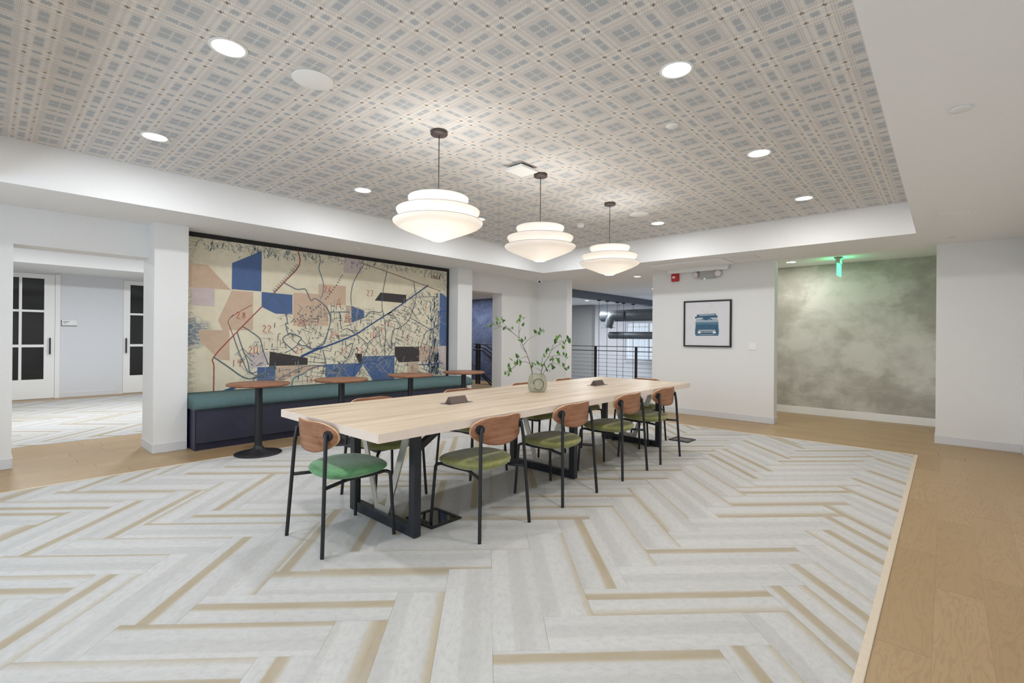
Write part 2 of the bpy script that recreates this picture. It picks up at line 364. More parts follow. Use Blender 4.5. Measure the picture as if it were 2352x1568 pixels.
def slab(mb, poly, z0, z1, uvf, inset=.0012):
    cx = sum(p[0] for p in poly)/len(poly); cy = sum(p[1] for p in poly)/len(poly); n = len(poly)
    top = []
    for p in poly:
        d_ = Vector((cx-p[0], cy-p[1])); L = d_.length; d_ = d_/L*min(inset*1.5, L*.3) if L > 0 else d_; top.append((p[0]+d_.x, p[1]+d_.y))
    vs = [(p[0], p[1], z1) for p in top]+[(p[0], p[1], z0) for p in poly]
    fs = [tuple(range(n))]+[(n+i, n+(i+1) % n, (i+1) % n, i) for i in range(n)]
    uvs = [[uvf(p) for p in top]]+[[uvf(poly[i]), uvf(poly[(i+1) % n]), uvf(poly[(i+1) % n]), uvf(poly[i])] for i in range(n)]
    mb.add(vs, fs, uvs)
# measured outlines of the printed map and the twigs (metres)
MP= [('b',[(2.011,2.13),(2.348,2.323),(2.346,1.813),(2.01,1.814)]),('b',[(2.352,1.807),(2.734,1.797),(2.737,1.539),(2.521,1.54),(2.353,1.619)]),('b',[(3.581,1.698),(3.787,1.638),(3.79,1.535),(3.587,1.45)]),('b',[(5.22,2.007),(5.248,2.009),(5.368,1.943),(5.38,1.105),(5.218,1.109)]),('b',[(2.309,0.859),(2.527,0.853),(2.527,0.588),(2.302,0.605)]),('b',[(3.205,0.862),(3.773,0.863),(3.774,0.826),(3.595,0.59),(3.202,0.577)]),('b',[(3.768,0.961),(4.324,0.961),(4.325,0.579),(3.955,0.58),(3.781,0.829)]),('k',[(2.455,1.054),(2.946,0.958),(2.947,0.868),(2.45,0.866)]),('k',[(4.065,1.928),(4.535,1.924),(4.523,1.792),(3.967,1.8)]),('k',[(4.326,1.099),(4.796,1.095),(4.798,0.852),(4.403,0.85),(4.328,0.957)]),('k',[(3.642,1.007),(3.761,0.999),(3.762,0.865),(3.708,0.869)]),('p',[(1.566,2.081),(1.753,2.077),(2.002,1.802),(1.568,1.805)]),('p',[(2.011,1.799),(2.252,1.797),(2.253,1.321),(1.917,1.318),(1.864,1.434)]),('p',[(1.661,1.315),(1.986,1.317),(1.995,0.952),(1.884,0.967),(1.687,1.181)]),('p',[(2.747,1.827),(3.092,1.833),(3.091,1.975),(3.494,1.977),(3.494,1.702),(3.233,1.69),(3.234,1.4),(2.748,1.39)]),('p',[(3.496,1.702),(3.575,1.698),(3.577,1.452),(3.493,1.454)]),('p',[(2.53,0.857),(2.74,0.865),(2.941,0.857),(3.203,0.851),(2.949,0.774),(2.656,0.686),(2.531,0.69)]),('p',[(4.803,1.101),(5.168,1.101),(5.159,0.839),(4.806,0.85)]),('p',[(4.566,0.845),(4.79,0.842),(4.791,0.664),(4.568,0.671)]),('l',[(1.592,1.804),(1.829,1.806),(1.827,1.595),(1.591,1.598)]),('l',[(3.468,2.4),(3.743,2.436),(3.74,2.172),(3.456,2.164)]),('l',[(2.196,1.026),(2.437,1.052),(2.442,0.884),(2.229,0.839)]),('l',[(5.168,1.101),(5.369,1.099),(5.374,0.688),(5.159,0.848)])]
ML= [('s',0.016,[(2.073,1.292),(2.136,1.091),(2.197,0.924),(2.226,0.794),(2.308,0.805)]),('s',0.016,[(2.137,1.364),(2.232,1.302),(2.337,1.211),(2.371,1.072),(2.439,0.884)]),('s',0.014,[(2.033,1.244),(2.082,1.091),(2.152,0.91),(2.194,0.818),(2.258,0.769),(2.308,0.755)]),('s',0.02,[(1.826,0.997),(1.976,0.879),(2.125,0.757),(2.223,0.718),(2.301,0.733)]),('s',0.045,[(2.258,0.724),(2.388,0.762),(2.528,0.838),(2.453,0.858)]),('n',0.05,[(1.933,0.585),(2.059,0.624)]),('r',0.018,[(1.826,0.586),(1.827,0.893),(1.823,0.997),(2.033,1.255),(2.353,1.619)]),('s',0.016,[(2.353,1.619),(2.5,1.806)]),('r',0.02,[(2.5,1.806),(2.629,1.959),(2.822,2.201),(2.799,2.402)]),('r',0.01,[(2.036,1.24),(1.999,1.343),(1.988,1.46),(2.236,1.636)]),('s',0.012,[(1.991,1.464),(2.031,1.506)]),('s',0.016,[(2.629,1.947),(2.784,1.876),(2.878,1.888),(2.919,1.87),(2.984,1.738),(3.039,1.771),(3.143,1.71),(3.219,1.63),(3.26,1.529),(3.261,1.443),(3.201,1.205)]),('s',0.014,[(2.504,1.802),(2.608,1.655),(2.628,1.577),(2.656,1.546),(2.673,1.419),(2.649,1.414),(2.682,1.274)]),('c',0.016,[(3.089,2.396),(3.111,2.29),(3.091,2.186),(3.149,2.024),(3.158,1.94),(3.142,1.812),(3.107,1.78)]),('s',0.018,[(2.683,1.279),(2.737,1.283),(2.803,1.258),(2.858,1.221),(2.811,1.158),(2.871,1.124),(2.916,1.124),(3.015,1.078),(3.172,1.149),(3.188,1.187),(3.266,1.468),(3.236,1.607),(3.175,1.689)]),('s',0.016,[(2.683,1.275),(2.616,1.198),(2.79,1.029)]),('s',0.01,[(2.859,1.21),(3.015,1.081),(3.188,1.195)]),('n',0.05,[(2.857,0.979),(3.07,1.073),(3.149,1.095)]),('n',0.035,[(3.149,1.095),(3.393,1.179),(3.67,1.289)]),('n',0.03,[(3.537,1.236),(3.668,1.293),(4.084,1.544),(4.262,1.646),(4.25,1.639),(4.969,2.116)]),('s',0.014,[(3.237,1.591),(3.398,1.602),(3.561,1.606)]),('s',0.014,[(3.398,1.602),(3.434,1.362),(3.528,1.368),(3.661,1.289)]),('s',0.016,[(3.495,1.195),(3.509,1.111),(3.609,1.151),(3.532,0.931),(3.464,0.877),(3.432,0.704)]),('s',0.016,[(3.157,1.057),(3.203,0.886),(3.201,0.7)]),('s',0.014,[(2.639,1.032),(2.738,1.081),(2.833,1.158)]),('s',0.012,[(2.564,0.692),(2.77,0.79),(2.956,0.853),(3.203,0.843)]),('n',0.014,[(2.949,0.793),(3.072,0.837),(3.203,0.851)]),('s',0.01,[(2.952,0.909),(3.203,0.878)]),('c',0.03,[(2.729,0.579),(2.75,0.659),(2.771,0.702),(2.904,0.754),(2.942,0.782)]),('s',0.014,[(3.777,2.329),(3.623,2.068),(3.582,1.919),(3.573,1.822),(3.584,1.706)]),('s',0.014,[(4.169,2.258),(4.11,1.96),(4.094,1.785),(4.095,1.694),(4.144,1.45),(4.158,1.245),(4.136,1.073)]),('s',0.014,[(4.135,1.145),(4.154,0.939)]),('s',0.014,[(4.679,2.151),(4.7,2.006),(4.725,1.91),(4.613,1.57),(4.449,1.411),(4.289,1.345),(4.262,1.071)]),('s',0.012,[(4.282,1.153),(4.263,1.023),(4.154,0.922)]),('m',0.012,[(3.744,2.335),(4.171,2.258),(5.24,2.037)]),('s',0.014,[(4.256,1.64),(4.449,1.411)]),('s',0.014,[(4.6,1.569),(5.026,1.378)]),('s',0.016,[(4.095,1.653),(4.06,1.621),(3.946,1.631),(3.878,1.618),(3.801,1.54),(3.682,1.516),(3.639,1.554),(3.585,1.6)]),('n',0.014,[(5.377,1.702),(5.208,1.688),(5.181,1.466),(5.033,1.379),(4.916,1.316),(4.817,1.065)]),('s',0.012,[(5.075,1.379),(5.107,1.062)]),('s',0.012,[(4.034,1.412),(4.077,1.122),(4.136,1.122)]),('s',0.014,[(3.838,1.144),(3.972,1.244),(4.064,1.27)]),('s',0.014,[(3.535,1.364),(3.659,1.285),(3.833,1.154),(3.843,1.08),(3.779,0.957),(3.762,0.859)]),('n',0.014,[(4.33,0.952),(4.159,0.922),(4.053,0.874),(3.9,0.883),(3.762,0.863),(3.646,0.814),(3.63,0.677)]),('s',0.012,[(3.986,0.86),(3.987,0.725),(3.96,0.584)]),('s',0.014,[(5.027,1.001),(4.948,0.846),(4.96,0.79),(5.221,0.657)]),('n',0.018,[(4.79,0.801),(4.96,0.799),(5.292,0.811)]),('s',0.01,[(4.914,1.316),(4.82,1.087)]),('s',0.01,[(5.046,1.392),(5.109,1.028)]),('s',0.01,[(3.92,1.404),(3.937,1.369),(4.034,1.412)]),('s',0.01,[(4.533,1.833),(4.727,1.9),(5.14,1.939)]),('s',0.012,[(4.96,0.79),(5.054,0.712),(5.221,0.657),(5.27,0.579)])]
MN= [('28',2.119,1.502),('22',2.423,1.344),('20',2.262,1.078),('19',2.073,0.916),('26',3.225,1.907),('A',3.39,1.725),('23',2.866,1.424),('25',3.524,1.499),('24',3.326,1.274),('21',2.838,1.065),('13',3.48,1.052),('16',2.981,0.663),('27',3.886,1.903),('8',4.21,1.452),('9',4.086,1.357),('10',3.938,1.274),('12',3.724,1.052),('11',3.974,1.028),('5',4.572,1.232),('6',4.938,1.759),('3',4.899,1.105)]
MD= [(3.433,2.122),(3.41,2.09),(3.392,2.055),(3.372,2.019),(3.351,1.98),(3.322,1.943),(3.297,1.909),(3.273,1.874),(3.248,1.843),(3.222,1.805),(3.195,1.775),(3.117,1.692),(3.089,1.664),(3.057,1.637),(3.023,1.609),(2.989,1.585),(2.914,1.547),(2.875,1.527),(2.84,1.505),(2.804,1.479),(2.772,1.446)]
BR= [[(-0.048,0.876),(-0.048,0.922),(-0.063,0.986),(-0.105,1.107),(-0.152,1.207),(-0.178,1.254),(-0.269,1.328),(-0.362,1.371),(-0.427,1.379)],[(-0.362,1.371),(-0.386,1.351),(-0.423,1.344)],[(-0.269,1.328),(-0.31,1.354),(-0.339,1.368)],[(-0.246,1.308),(-0.293,1.36),(-0.351,1.403)],[(-0.178,1.254),(-0.185,1.32),(-0.182,1.384),(-0.174,1.413)],[(-0.179,1.309),(-0.165,1.355)],[(-0.137,1.19),(-0.094,1.24),(-0.048,1.269),(-0.002,1.287)],[(-0.105,1.107),(-0.157,1.176),(-0.172,1.199),(-0.158,1.222)],[(-0.093,1.072),(-0.122,1.078),(-0.156,1.06),(-0.203,1.045)],[(-0.069,1.006),(-0.104,1.029),(-0.145,1.031),(-0.185,1.013),(-0.231,0.978),(-0.277,0.937)],[(-0.185,1.013),(-0.214,0.984),(-0.243,0.96)],[(0.036,0.883),(0.035,0.929),(0.052,0.999),(0.103,1.074),(0.132,1.138),(0.148,1.19),(0.16,1.202)],[(0.132,1.138),(0.172,1.173),(0.223,1.202),(0.252,1.226)],[(0.206,1.225),(0.251,1.234)],[(0.217,1.196),(0.206,1.219)],[(0.103,1.068),(0.149,1.086),(0.212,1.093),(0.253,1.082)],[(0.041,0.998),(0.046,1.079),(0.086,1.132)],[(0.035,0.941),(0.0,0.969),(-0.023,0.974)],[(0.044,0.906),(0.104,0.993),(0.144,1.017),(0.19,1.009),(0.254,0.978)],[(0.11,1.005),(0.167,1.032)]]
LV= [(-0.383,1.432),(-0.36,1.438),(-0.334,1.426),(-0.371,1.394),(-0.386,1.391),(-0.337,1.412),(-0.485,1.367),(-0.462,1.388),(-0.444,1.382),(-0.467,1.364),(-0.339,1.342),(-0.327,1.336),(-0.263,1.349),(-0.241,1.349),(-0.173,1.454),(-0.147,1.457),(-0.148,1.445),(-0.18,1.425),(-0.165,1.414),(-0.153,1.381),(-0.139,1.378),(-0.194,1.407),(-0.037,1.307),(-0.014,1.31),(0.001,1.299),(0.021,1.296),(0.038,1.328),(0.049,1.316),(0.055,1.313),(-0.161,1.233),(-0.129,1.24),(-0.143,1.225),(-0.152,1.219),(-0.194,1.074),(-0.173,1.077),(-0.185,1.062),(-0.235,1.047),(-0.214,1.01),(-0.202,1.019),(-0.191,1.01),(-0.162,1.013),(-0.168,0.996),(-0.156,1.025),(-0.278,0.989),(-0.266,0.966),(-0.24,0.943),(-0.3,0.925),(-0.283,0.902),(-0.306,0.913),(-0.266,0.948),(-0.254,0.972),(-0.271,0.937),(-0.063,0.98),(-0.049,0.992),(-0.057,0.963),(-0.014,1.004),(-0.003,1.015),(0.017,1.007),(0.023,0.992),(0.046,0.987),(0.072,0.993),(0.081,0.976),(0.104,0.988),(0.058,1.001),(0.093,0.944),(0.116,0.936),(0.153,0.982),(0.162,0.977),(0.142,0.965),(0.132,1.057),(0.141,1.04),(0.118,1.045),(0.086,1.126),(0.111,1.141),(0.086,1.109),(0.094,1.103),(0.074,1.08),(0.197,1.268),(0.222,1.266),(0.188,1.248),(0.162,1.231),(0.165,1.21),(0.194,1.225),(0.186,1.222),(0.268,1.257),(0.286,1.252),(0.263,1.226),(0.257,1.208),(0.274,1.24),(0.3,1.217),(0.292,1.226),(0.241,1.168),(0.249,1.162),(0.201,1.113),(0.215,1.101),(0.25,1.102),(0.261,1.082),(0.273,1.064),(0.193,1.055),(0.201,1.038),(0.199,1.02),(0.21,1.023),(0.19,1.046),(0.248,0.995),(0.259,0.995),(0.282,0.972),(0.285,0.958),(0.291,0.97)]
random.seed(7)
# ------------------------------------------------------------------ floor, planks, carpets
TX0, TX1, TY0, TY1 = -5.46, -0.245, 0.0, 6.86          # tray ceiling and the carpet right under it
fl = MB(); fl.box((-13.2,-3.2,-.12), (.8,8.0,0)).box((-13.2,8.0,-.12), (.8,9.85,0)); floor = struct('floor', fl, 'wall')
def set_tone(me, v):
    a = me.attributes.new('tone', 'FLOAT', 'FACE'); a.data.foreach_set('value', v)
def planks(x0, x1, y0, y1, along, wd=.181, L=1.22, single=True, off=0, seed=1, w0=0):
    rnd = random.Random(seed); big = MB(); tones = []
    a0, a1, b0, b1 = (y0, y1, x0, x1) if along == 'y' else (x0, x1, y0, y1)
    b = b0+w0-wd*(1 if w0 > 0 else 0); row = 0
    while b < b1:
        a = a0-rnd.random()*L
        while a < a1:
            lo, hi, c0, c1 = max(a, a0), min(a+L, a1), max(b, b0), min(b+wd, b1)
            if hi-lo > .01 and c1-c0 > .008:
                poly = [(c0,lo),(c1,lo),(c1,hi),(c0,hi)] if along == 'y' else [(lo,c0),(hi,c0),(hi,c1),(lo,c1)]
                ou, ov, tone = rnd.random()*60, rnd.random()*60, rnd.random()
                uvf = (lambda p: (p[1]+ou, p[0]+ov)) if along == 'y' else (lambda p: (p[0]+ou, p[1]+ov))
                mb = MB() if single else big; slab(mb, poly, .0, .006, uvf, .0007)
                if single:
                    o = obj('wood_plank', mb, 'lvt', floor); set_tone(o.data, [tone]*len(mb.f))
                else: tones += [tone]*5
            a += L
        b += wd; row += 1
    if not single:
        o = obj('wood_plank_field', big, 'lvt', floor); set_tone(o.data, tones); o['kind'] = 'stuff'
planks(TX1+.030, .65, 1.6, TY1+.022, 'y', seed=3)
planks(TX1+.030, .65, -1.5, 1.6, 'y', single=False, seed=4)
planks(-6.40, .65, TY1+.02, 7.87, 'x', seed=5)
planks(-6.40, .65, 7.87, 9.85, 'x', single=False, seed=6)
planks(-6.42, TX0-.012, -.2, TY1+.02, 'y', seed=7)
planks(-7.52, -6.42, -.2, 1.35, 'y', seed=8)
planks(-7.52, -6.42, -3.0, -.2, 'y', single=False, seed=9); planks(-7.52, -6.42, 1.35, 5.8, 'y', single=False, seed=10)
planks(-6.42, TX0-.012, -1.5, -.2, 'y', single=False, seed=11); planks(TX0-.012, TX1+.012, -1.5, TY0-.01, 'x', single=False, seed=12)
planks(-12.9, -12.38, -3.0, 5.8, 'y', single=False, seed=13); planks(-12.0, -6.4, 5.9, 9.67, 'x', single=False, seed=14)
WC = .2286; RT2 = 2**.5
def carpet_thing(x0, x1, y0, y1, label, seed, single=True, shifts={}):
    rnd = random.Random(seed); t = thing('carpet', label, 'carpet', ((x0+x1)/2, (y0+y1)/2, 0)); ox, oy = (x0+x1)/2, (y0+y1)/2
    back = MB().box((x0-ox, y0-oy, 0), (x1-ox, y1-oy, .003)); obj('carpet_backing', back, 'reducer', t); big = MB(); cnt = 0
    for n in range(-90, 90):
        for m in range(-90, 90):
            k = (n-m) % 8
            if k == 1: rect = (n, n+4, m, m+1); lng = 'p'
            elif k == 0: rect = (n, n+1, m, m+4); lng = 'q'
            else: continue
            P = [((a+.12)*WC, (b+.37)*WC) for a, b in ((rect[0],rect[2]),(rect[1],rect[2]),(rect[1],rect[3]),(rect[0],rect[3]))]
            poly = [((p-q)/RT2, (p+q)/RT2) for p, q in P]
            if max(q[0] for q in poly) < x0 or min(q[0] for q in poly) > x1 or max(q[1] for q in poly) < y0 or min(q[1] for q in poly) > y1: continue
            poly = clip(poly, x0, x1, y0, y1)
            if len(poly) < 3: continue
            ou, ov = rnd.random()*50, rnd.choice((0, .05, .1, .15, .2, .25, .3))+rnd.random()*.03; fl_ = rnd.choice((1, -1))
            if (n, m, lng) in shifts: ov, fl_ = shifts[(n, m, lng)]
            b0 = (rect[2]+.37)*WC if lng == 'p' else (rect[0]+.12)*WC
            def uvf(p, ou=ou, ov=ov, fl_=fl_, lng=lng, b0=b0):
                pp, qq = (p[0]+p[1])/RT2, (p[1]-p[0])/RT2
                u, v = (pp, qq-b0) if lng == 'p' else (qq, pp-b0)
                v = v if fl_ > 0 else WC-v
                return (u+ou, v+ov+3.6)
            mb = MB() if single else big
            tmp = MB(); slab(tmp, poly, .003, .008, uvf, .0007)
            mb.add([(a-ox, b-oy, c) for a, b, c in tmp.v], tmp.f, tmp.uv); cnt += 1
            if single: obj('carpet_plank', mb, 'carpet', t)
    if not single: o = obj('carpet_plank', big, 'carpet', t); o['kind'] = 'stuff'
    return t, cnt
ct, n1 = carpet_thing(TX0, TX1, TY0, TY1, 'large pale grey and tan herringbone carpet under the long table', 21)
ct2, n2 = carpet_thing(-12.38, -7.53, -3.0, 5.8, 'pale herringbone carpet of the room seen through the left opening', 22, False)
def edge_strip(pts, label=None):
    mb = MB()
    for (x0, y0, x1, y1) in pts: mb.box((x0,y0,0), (x1,y1,.012))
    return mb
cx, cy = (TX0+TX1)/2, (TY0+TY1)/2
for nm, (a, b, c, d) in {'r': (TX1-.004, TY0, TX1+.030, TY1+.02), 'f': (TX0-.012, TY1-.004, TX1-.012, TY1+.02), 'l': (TX0-.012, TY0, TX0+.006, TY1-.004)}.items():
    obj('transition_strip', MB().box((a, b, .0005), (c, d, .0125)), 'reducer', floor, bevel=.004, seg=3)
# ------------------------------------------------------------------ walls, ceilings
H0 = 2.44
def wall(name, *boxes, mat='wall'):
    mb = MB()
    for a, b in boxes: mb.box(a, b)
    return struct(name, mb, mat)
wall('wall_left', ((-6.70,-1.5,0),(-6.41,.18,H0)), ((-6.70,.18,2.09),(-6.41,1.20,H0)))
wall('wall_left_pier', ((-6.67,1.20,0),(-6.167,1.505,H0)))
wall('wall_mural', ((-6.67,1.505,0),(-6.42,5.425,H0)))
wall('wall_far_left_pier', ((-6.67,5.425,0),(-6.167,5.755,H0)))
wall('wall_far_left', ((-6.655,5.755,0),(-6.40,5.93,H0)), ((-6.655,5.93,2.11),(-6.40,6.763,H0)), ((-6.655,6.763,0),(-6.40,7.87,H0)))
wall('wall_far_stub', ((-6.655,7.87,0),(-5.65,8.05,H0)))
wall('wall_far', ((-3.812,7.87,0),(-1.884,8.05,2.5)))
wall('wall_far_right', ((-.088,7.862,0),(.65,9.5,2.55)))
wall('wall_right', ((.65,-1.65,0),(.8,9.5,2.55)))
wall('wall_recess', ((-3.4,9.345,0),(-.088,9.5,2.55)), mat='cloudy')
wall('wall_recess_side', ((-3.55,9.345,0),(-3.4,9.85,2.55)))
# unseen back wall; its two windows are added to let in cool light
bw = []
for x0, x1 in ((-6.70,-5.0), (-3.4,-2.2), (-.6,.8)): bw.append(((x0,-1.65,0),(x1,-1.5,H0)))
for x0, x1 in ((-5.0,-3.4), (-2.2,-.6)): bw += [((x0,-1.65,0),(x1,-1.5,.7)), ((x0,-1.65,2.2),(x1,-1.5,H0))]
wall('wall_back', *bw)
for i, (x0, x1) in enumerate(((-5.0,-3.4), (-2.2,-.6))):
    wf = MB(); wf.box((x0,-1.62,.7),(x0+.05,-1.53,2.2)).box((x1-.05,-1.62,.7),(x1,-1.53,2.2)).box((x0+.05,-1.62,.7),(x1-.05,-1.53,.75)).box((x0+.05,-1.62,2.15),(x1-.05,-1.53,2.2)).box(((x0+x1)/2-.02,-1.61,.75),((x0+x1)/2+.02,-1.54,2.15))
    wn = struct('window_%d' % (i+1), wf, 'white')  # frame of an added window, out of view
# soffit around the tray, tray faces and plaid tray ceiling
cl = MB()
cl.box((-6.67,-1.65,H0),(TX0,8.0,2.85)); cl.box((TX1,-1.65,H0),(.8,8.0,2.85)); cl.box((TX0,TY1,H0),(TX1,8.0,2.85)); cl.box((TX0,-1.65,H0),(TX1,TY0,2.85))
cl.box((-3.55,8.0,2.51),(.8,9.5,2.85))
cl.box((-6.70,8.0,H0),(-3.55,14.0,2.6))
ceil = struct('ceiling', cl, 'ceil')
struct('ceiling_tray', MB().box((TX0,TY0,2.80),(TX1,TY1,2.85)), 'plaid', ceil)
# room beyond the left opening
wall('wall_left_room', ((-12.98,-3.0,0),(-12.83,-1.02,H0)), ((-12.98,-1.02,2.40),(-12.83,.925,H0)), ((-12.98,.925,0),(-12.83,1.965,H0)), ((-12.98,1.965,2.40),(-12.83,3.9,H0)), ((-12.98,3.9,0),(-12.83,5.8,H0)), mat='gypsum')
wall('wall_left_room_ends', ((-12.98,-3.15,0),(-6.70,-3.0,H0)), ((-12.98,5.8,0),(-6.67,5.93,H0)), ((-6.85,-3.0,0),(-6.70,-1.5,H0)), mat='gypsum')
c2 = MB(); c2.box((-12.98,-3.0,H0),(-11.38,5.93,2.85)).box((-7.6,-3.0,H0),(-6.67,5.93,2.85)).box((-11.38,-3.0,2.78),(-7.6,5.93,2.85)); struct('ceiling_left_room', c2, 'ceil')
wall('wall_left_closet', ((-14.4,-1.3,0),(-14.3,4.2,2.42)), ((-14.4,-1.4,0),(-12.98,-1.3,2.42)), ((-14.4,4.2,0),(-12.98,4.3,2.42)), mat='greywall')
# stair hall beyond the far left doorway
wall('wall_stair', ((-12.2,9.67,-2.8),(-8.2,9.85,2.5)), mat='bluewall')
wall('wall_stair_end', ((-12.2,5.93,0),(-12.0,9.67,2.5)), mat='gypsum')
struct('ceiling_stair', MB().box((-12.2,5.93,2.36),(-6.93,9.85,2.5)).box((-6.93,5.93,2.36),(-6.655,8.0,2.5)), 'ceil')
# atrium beyond the railing
at_ = MB(); at_.box((-13.0,14.0,-3.1),(-7.73,14.15,2.4)); at_.box((-7.73,14.0,-3.1),(-5.6,14.15,.56)); at_.box((-7.73,14.0,1.80),(-5.6,14.15,2.4)); at_.box((-5.6,14.0,-3.1),(-3.4,14.15,2.6))
struct('wall_atrium', at_, 'gypsum')
wall('wall_atrium_sides', ((-13.15,9.85,-3.1),(-13.0,14.15,2.5)), ((-3.55,9.85,-3.1),(-3.4,14.15,2.6)), ((-13.15,9.67,-3.1),(-12.2,9.85,2.5)), mat='gypsum')
wall('wall_atrium_grey', ((-9.85,13.8,-3.1),(-8.87,13.999,2.37)), mat='greywall')
struct('ceiling_atrium', MB().box((-13.15,9.85,2.38),(-6.92,14.15,2.5)), 'ceil')
struct('floor_atrium', MB().box((-13.15,9.85,-3.2),(-3.4,14.15,-3.1)), 'greywall')
tag(obj('ceiling_beam', MB().box((-6.92,8.05,2.27),(-6.70,14.0,2.44)), 'beam'), kind='structure')
w3 = MB(); w3.box((-7.73,13.97,.50),(-5.6,14.16,.56)); w3.box((-7.73,14.04,.56),(-7.66,14.12,1.80)).box((-5.67,14.04,.56),(-5.6,14.12,1.80)).box((-7.66,14.04,1.74),(-5.67,14.12,1.80)).box((-6.94,14.04,.56),(-6.88,14.12,1.74)).box((-7.66,14.04,.56),(-6.94,14.12,.61)).box((-6.88,14.04,.56),(-5.67,14.12,.61))
for x in (-7.45,-7.25,-7.05): w3.box((x-.008,14.06,.61),(x+.008,14.10,1.74))
w3.box((-7.66,14.06,1.62),(-6.94,14.10,1.64)); win3 = struct('window_3', w3, 'gypsum'); struct('window_pane', MB().box((-7.66,14.075,.61),(-6.94,14.082,1.74)), 'pane', win3); struct('window_pane', MB().box((-6.88,14.075,.61),(-5.67,14.082,1.74)), 'pane', win3)
# baseboards
def base(name, *segs, h=.102, mat='base'):
    mb = MB()
    for (x0,y0,x1,y1) in segs: mb.box((x0,y0,.006),(x1,y1,h))
    o = obj(name, mb, mat, bevel=.003); o['kind'] = 'structure'; return o
base('baseboard_left', (-6.41,-1.5,-6.402,.18), (-6.70,.18,-6.402,.188))
base('baseboard_left_pier', (-6.167,1.192,-6.159,1.505), (-6.67,1.192,-6.167,1.20))
base('baseboard_far_left_pier', (-6.167,5.62,-6.159,5.763), (-6.40,5.755,-6.167,5.763))
base('baseboard_far_left', (-6.40,6.763,-6.392,7.87), (-6.40,5.763,-6.392,5.93), (-6.655,6.755,-6.392,6.763))
base('baseboard_far_stub', (-6.392,7.862,-5.642,7.87), (-5.65,7.87,-5.642,8.05))
base('baseboard_far', (-3.82,7.862,-1.876,7.87), (-1.884,7.87,-1.876,8.05), (-3.82,7.87,-3.812,8.05))
base('baseboard_recess', (-3.4,9.337,-.088,9.345), h=.125, mat='white')
base('baseboard_far_right', (-.096,7.854,.642,7.862), (-.096,7.862,-.088,9.337))
base('baseboard_right', (.642,-1.5,.65,7.854))
base('baseboard_left_room', (-12.83,1.0,-12.822,1.89), mat='base')
# doors of the room beyond
def glass_door(name, y0, y1, x, hy, cols):
    d = bpy.data.objects.new(name, None); COL.objects.link(d); d.location = (x, (y0+y1)/2, 0); d['kind'] = 'structure'; yc = (y0+y1)/2
    z0, z1 = .381, 2.305; mb = MB(); ys = [y0-yc, y1-yc]
    mb.box((-.022, ys[0], .012), (.022, ys[1], z0)); mb.box((-.022, ys[0], z1), (.022, ys[1], 2.395))
    edges = [ys[0]]+[v-yc for c in cols for v in c]+[ys[1]]
    for a, b in zip(edges[::2], edges[1::2]): mb.box((-.022, a, z0), (.022, b, z1))
    for c0, c1 in cols:
        for a, b in ((.995, 1.045), (1.663, 1.705)): mb.box((-.016, c0-yc, a), (.016, c1-yc, b))
    obj('door_leaf', mb, 'white', d)
    for c0, c1 in cols:
        for a, b in ((z0, .995), (1.045, 1.663), (1.705, z1)): obj('door_pane', MB().box((-.004, c0-yc, a), (.004, c1-yc, b)), 'darkglass', d)
    hb = MB(); hb.box((.062, hy-yc-.012, .86), (.078, hy-yc+.012, 1.175)); hb.box((.022, hy-yc-.006, .90), (.064, hy-yc+.006, .92)); hb.box((.022, hy-yc-.006, 1.12), (.064, hy-yc+.006, 1.14)); obj('door_handle', hb, 'black', d)
    fr = MB(); fr.box((.0, ys[0]-.075, 0), (.035, ys[0]-.004, 2.40)).box((.0, ys[1]+.004, 0), (.035, ys[1]+.075, 2.40)); obj('door_frame', fr, 'white', d); obj('threshold', MB().box((-.03, ys[0]-.004, .0065), (.025, ys[1]+.004, .0115)), 'blackmat', d)
    return d
glass_door('door_1', -.015, .925, -12.84, .856, [(.135,.437),(.477,.775)])
glass_door('door_2', 1.975, 2.915, -12.88, 2.02, [(2.09,2.41),(2.45,2.755)])
# ------------------------------------------------------------------ mural
mu = thing('mural', 'large aged street map mural with blue and black blocks above the teal bench', 'mural', (-6.42, 3.465, 0))
def mo(name, mb, mats):
    o = obj(name, mb, mats); o.parent = mu; o.location = (6.42, -3.465, 0); return o
XM = -6.400
pb = MB().box((-6.419,1.507,.02), (XM,5.40,2.385)); mo('mural_panel', pb, 'map')
mo('mural_border', MB().box((-6.419,1.507,2.385),(XM+.002,5.423,2.438)).box((-6.419,5.372,.02),(XM+.002,5.423,2.385)), 'blackmat')
nmp = {'b': 'blue_block', 'k': 'black_block', 'p': 'beige_block', 'l': 'lilac_block'}
for i, (c, pts) in enumerate(sorted(MP, key=lambda q: 'plbk'.index(q[0]))):
    x = XM+.0006+.0001*i
    a = sum(pts[j-1][0]*pts[j][1]-pts[j][0]*pts[j-1][1] for j in range(len(pts)))
    if a < 0: pts = pts[::-1]
    pts = [(min(p[0], 5.371), min(p[1], 2.384 if c != 'l' else 2.436)) for p in pts]
    mo(nmp[c], MB().prism(pts, 0, XM-.001, x), 'map_'+c)
XL = XM+.0032
rnd = random.Random(5)
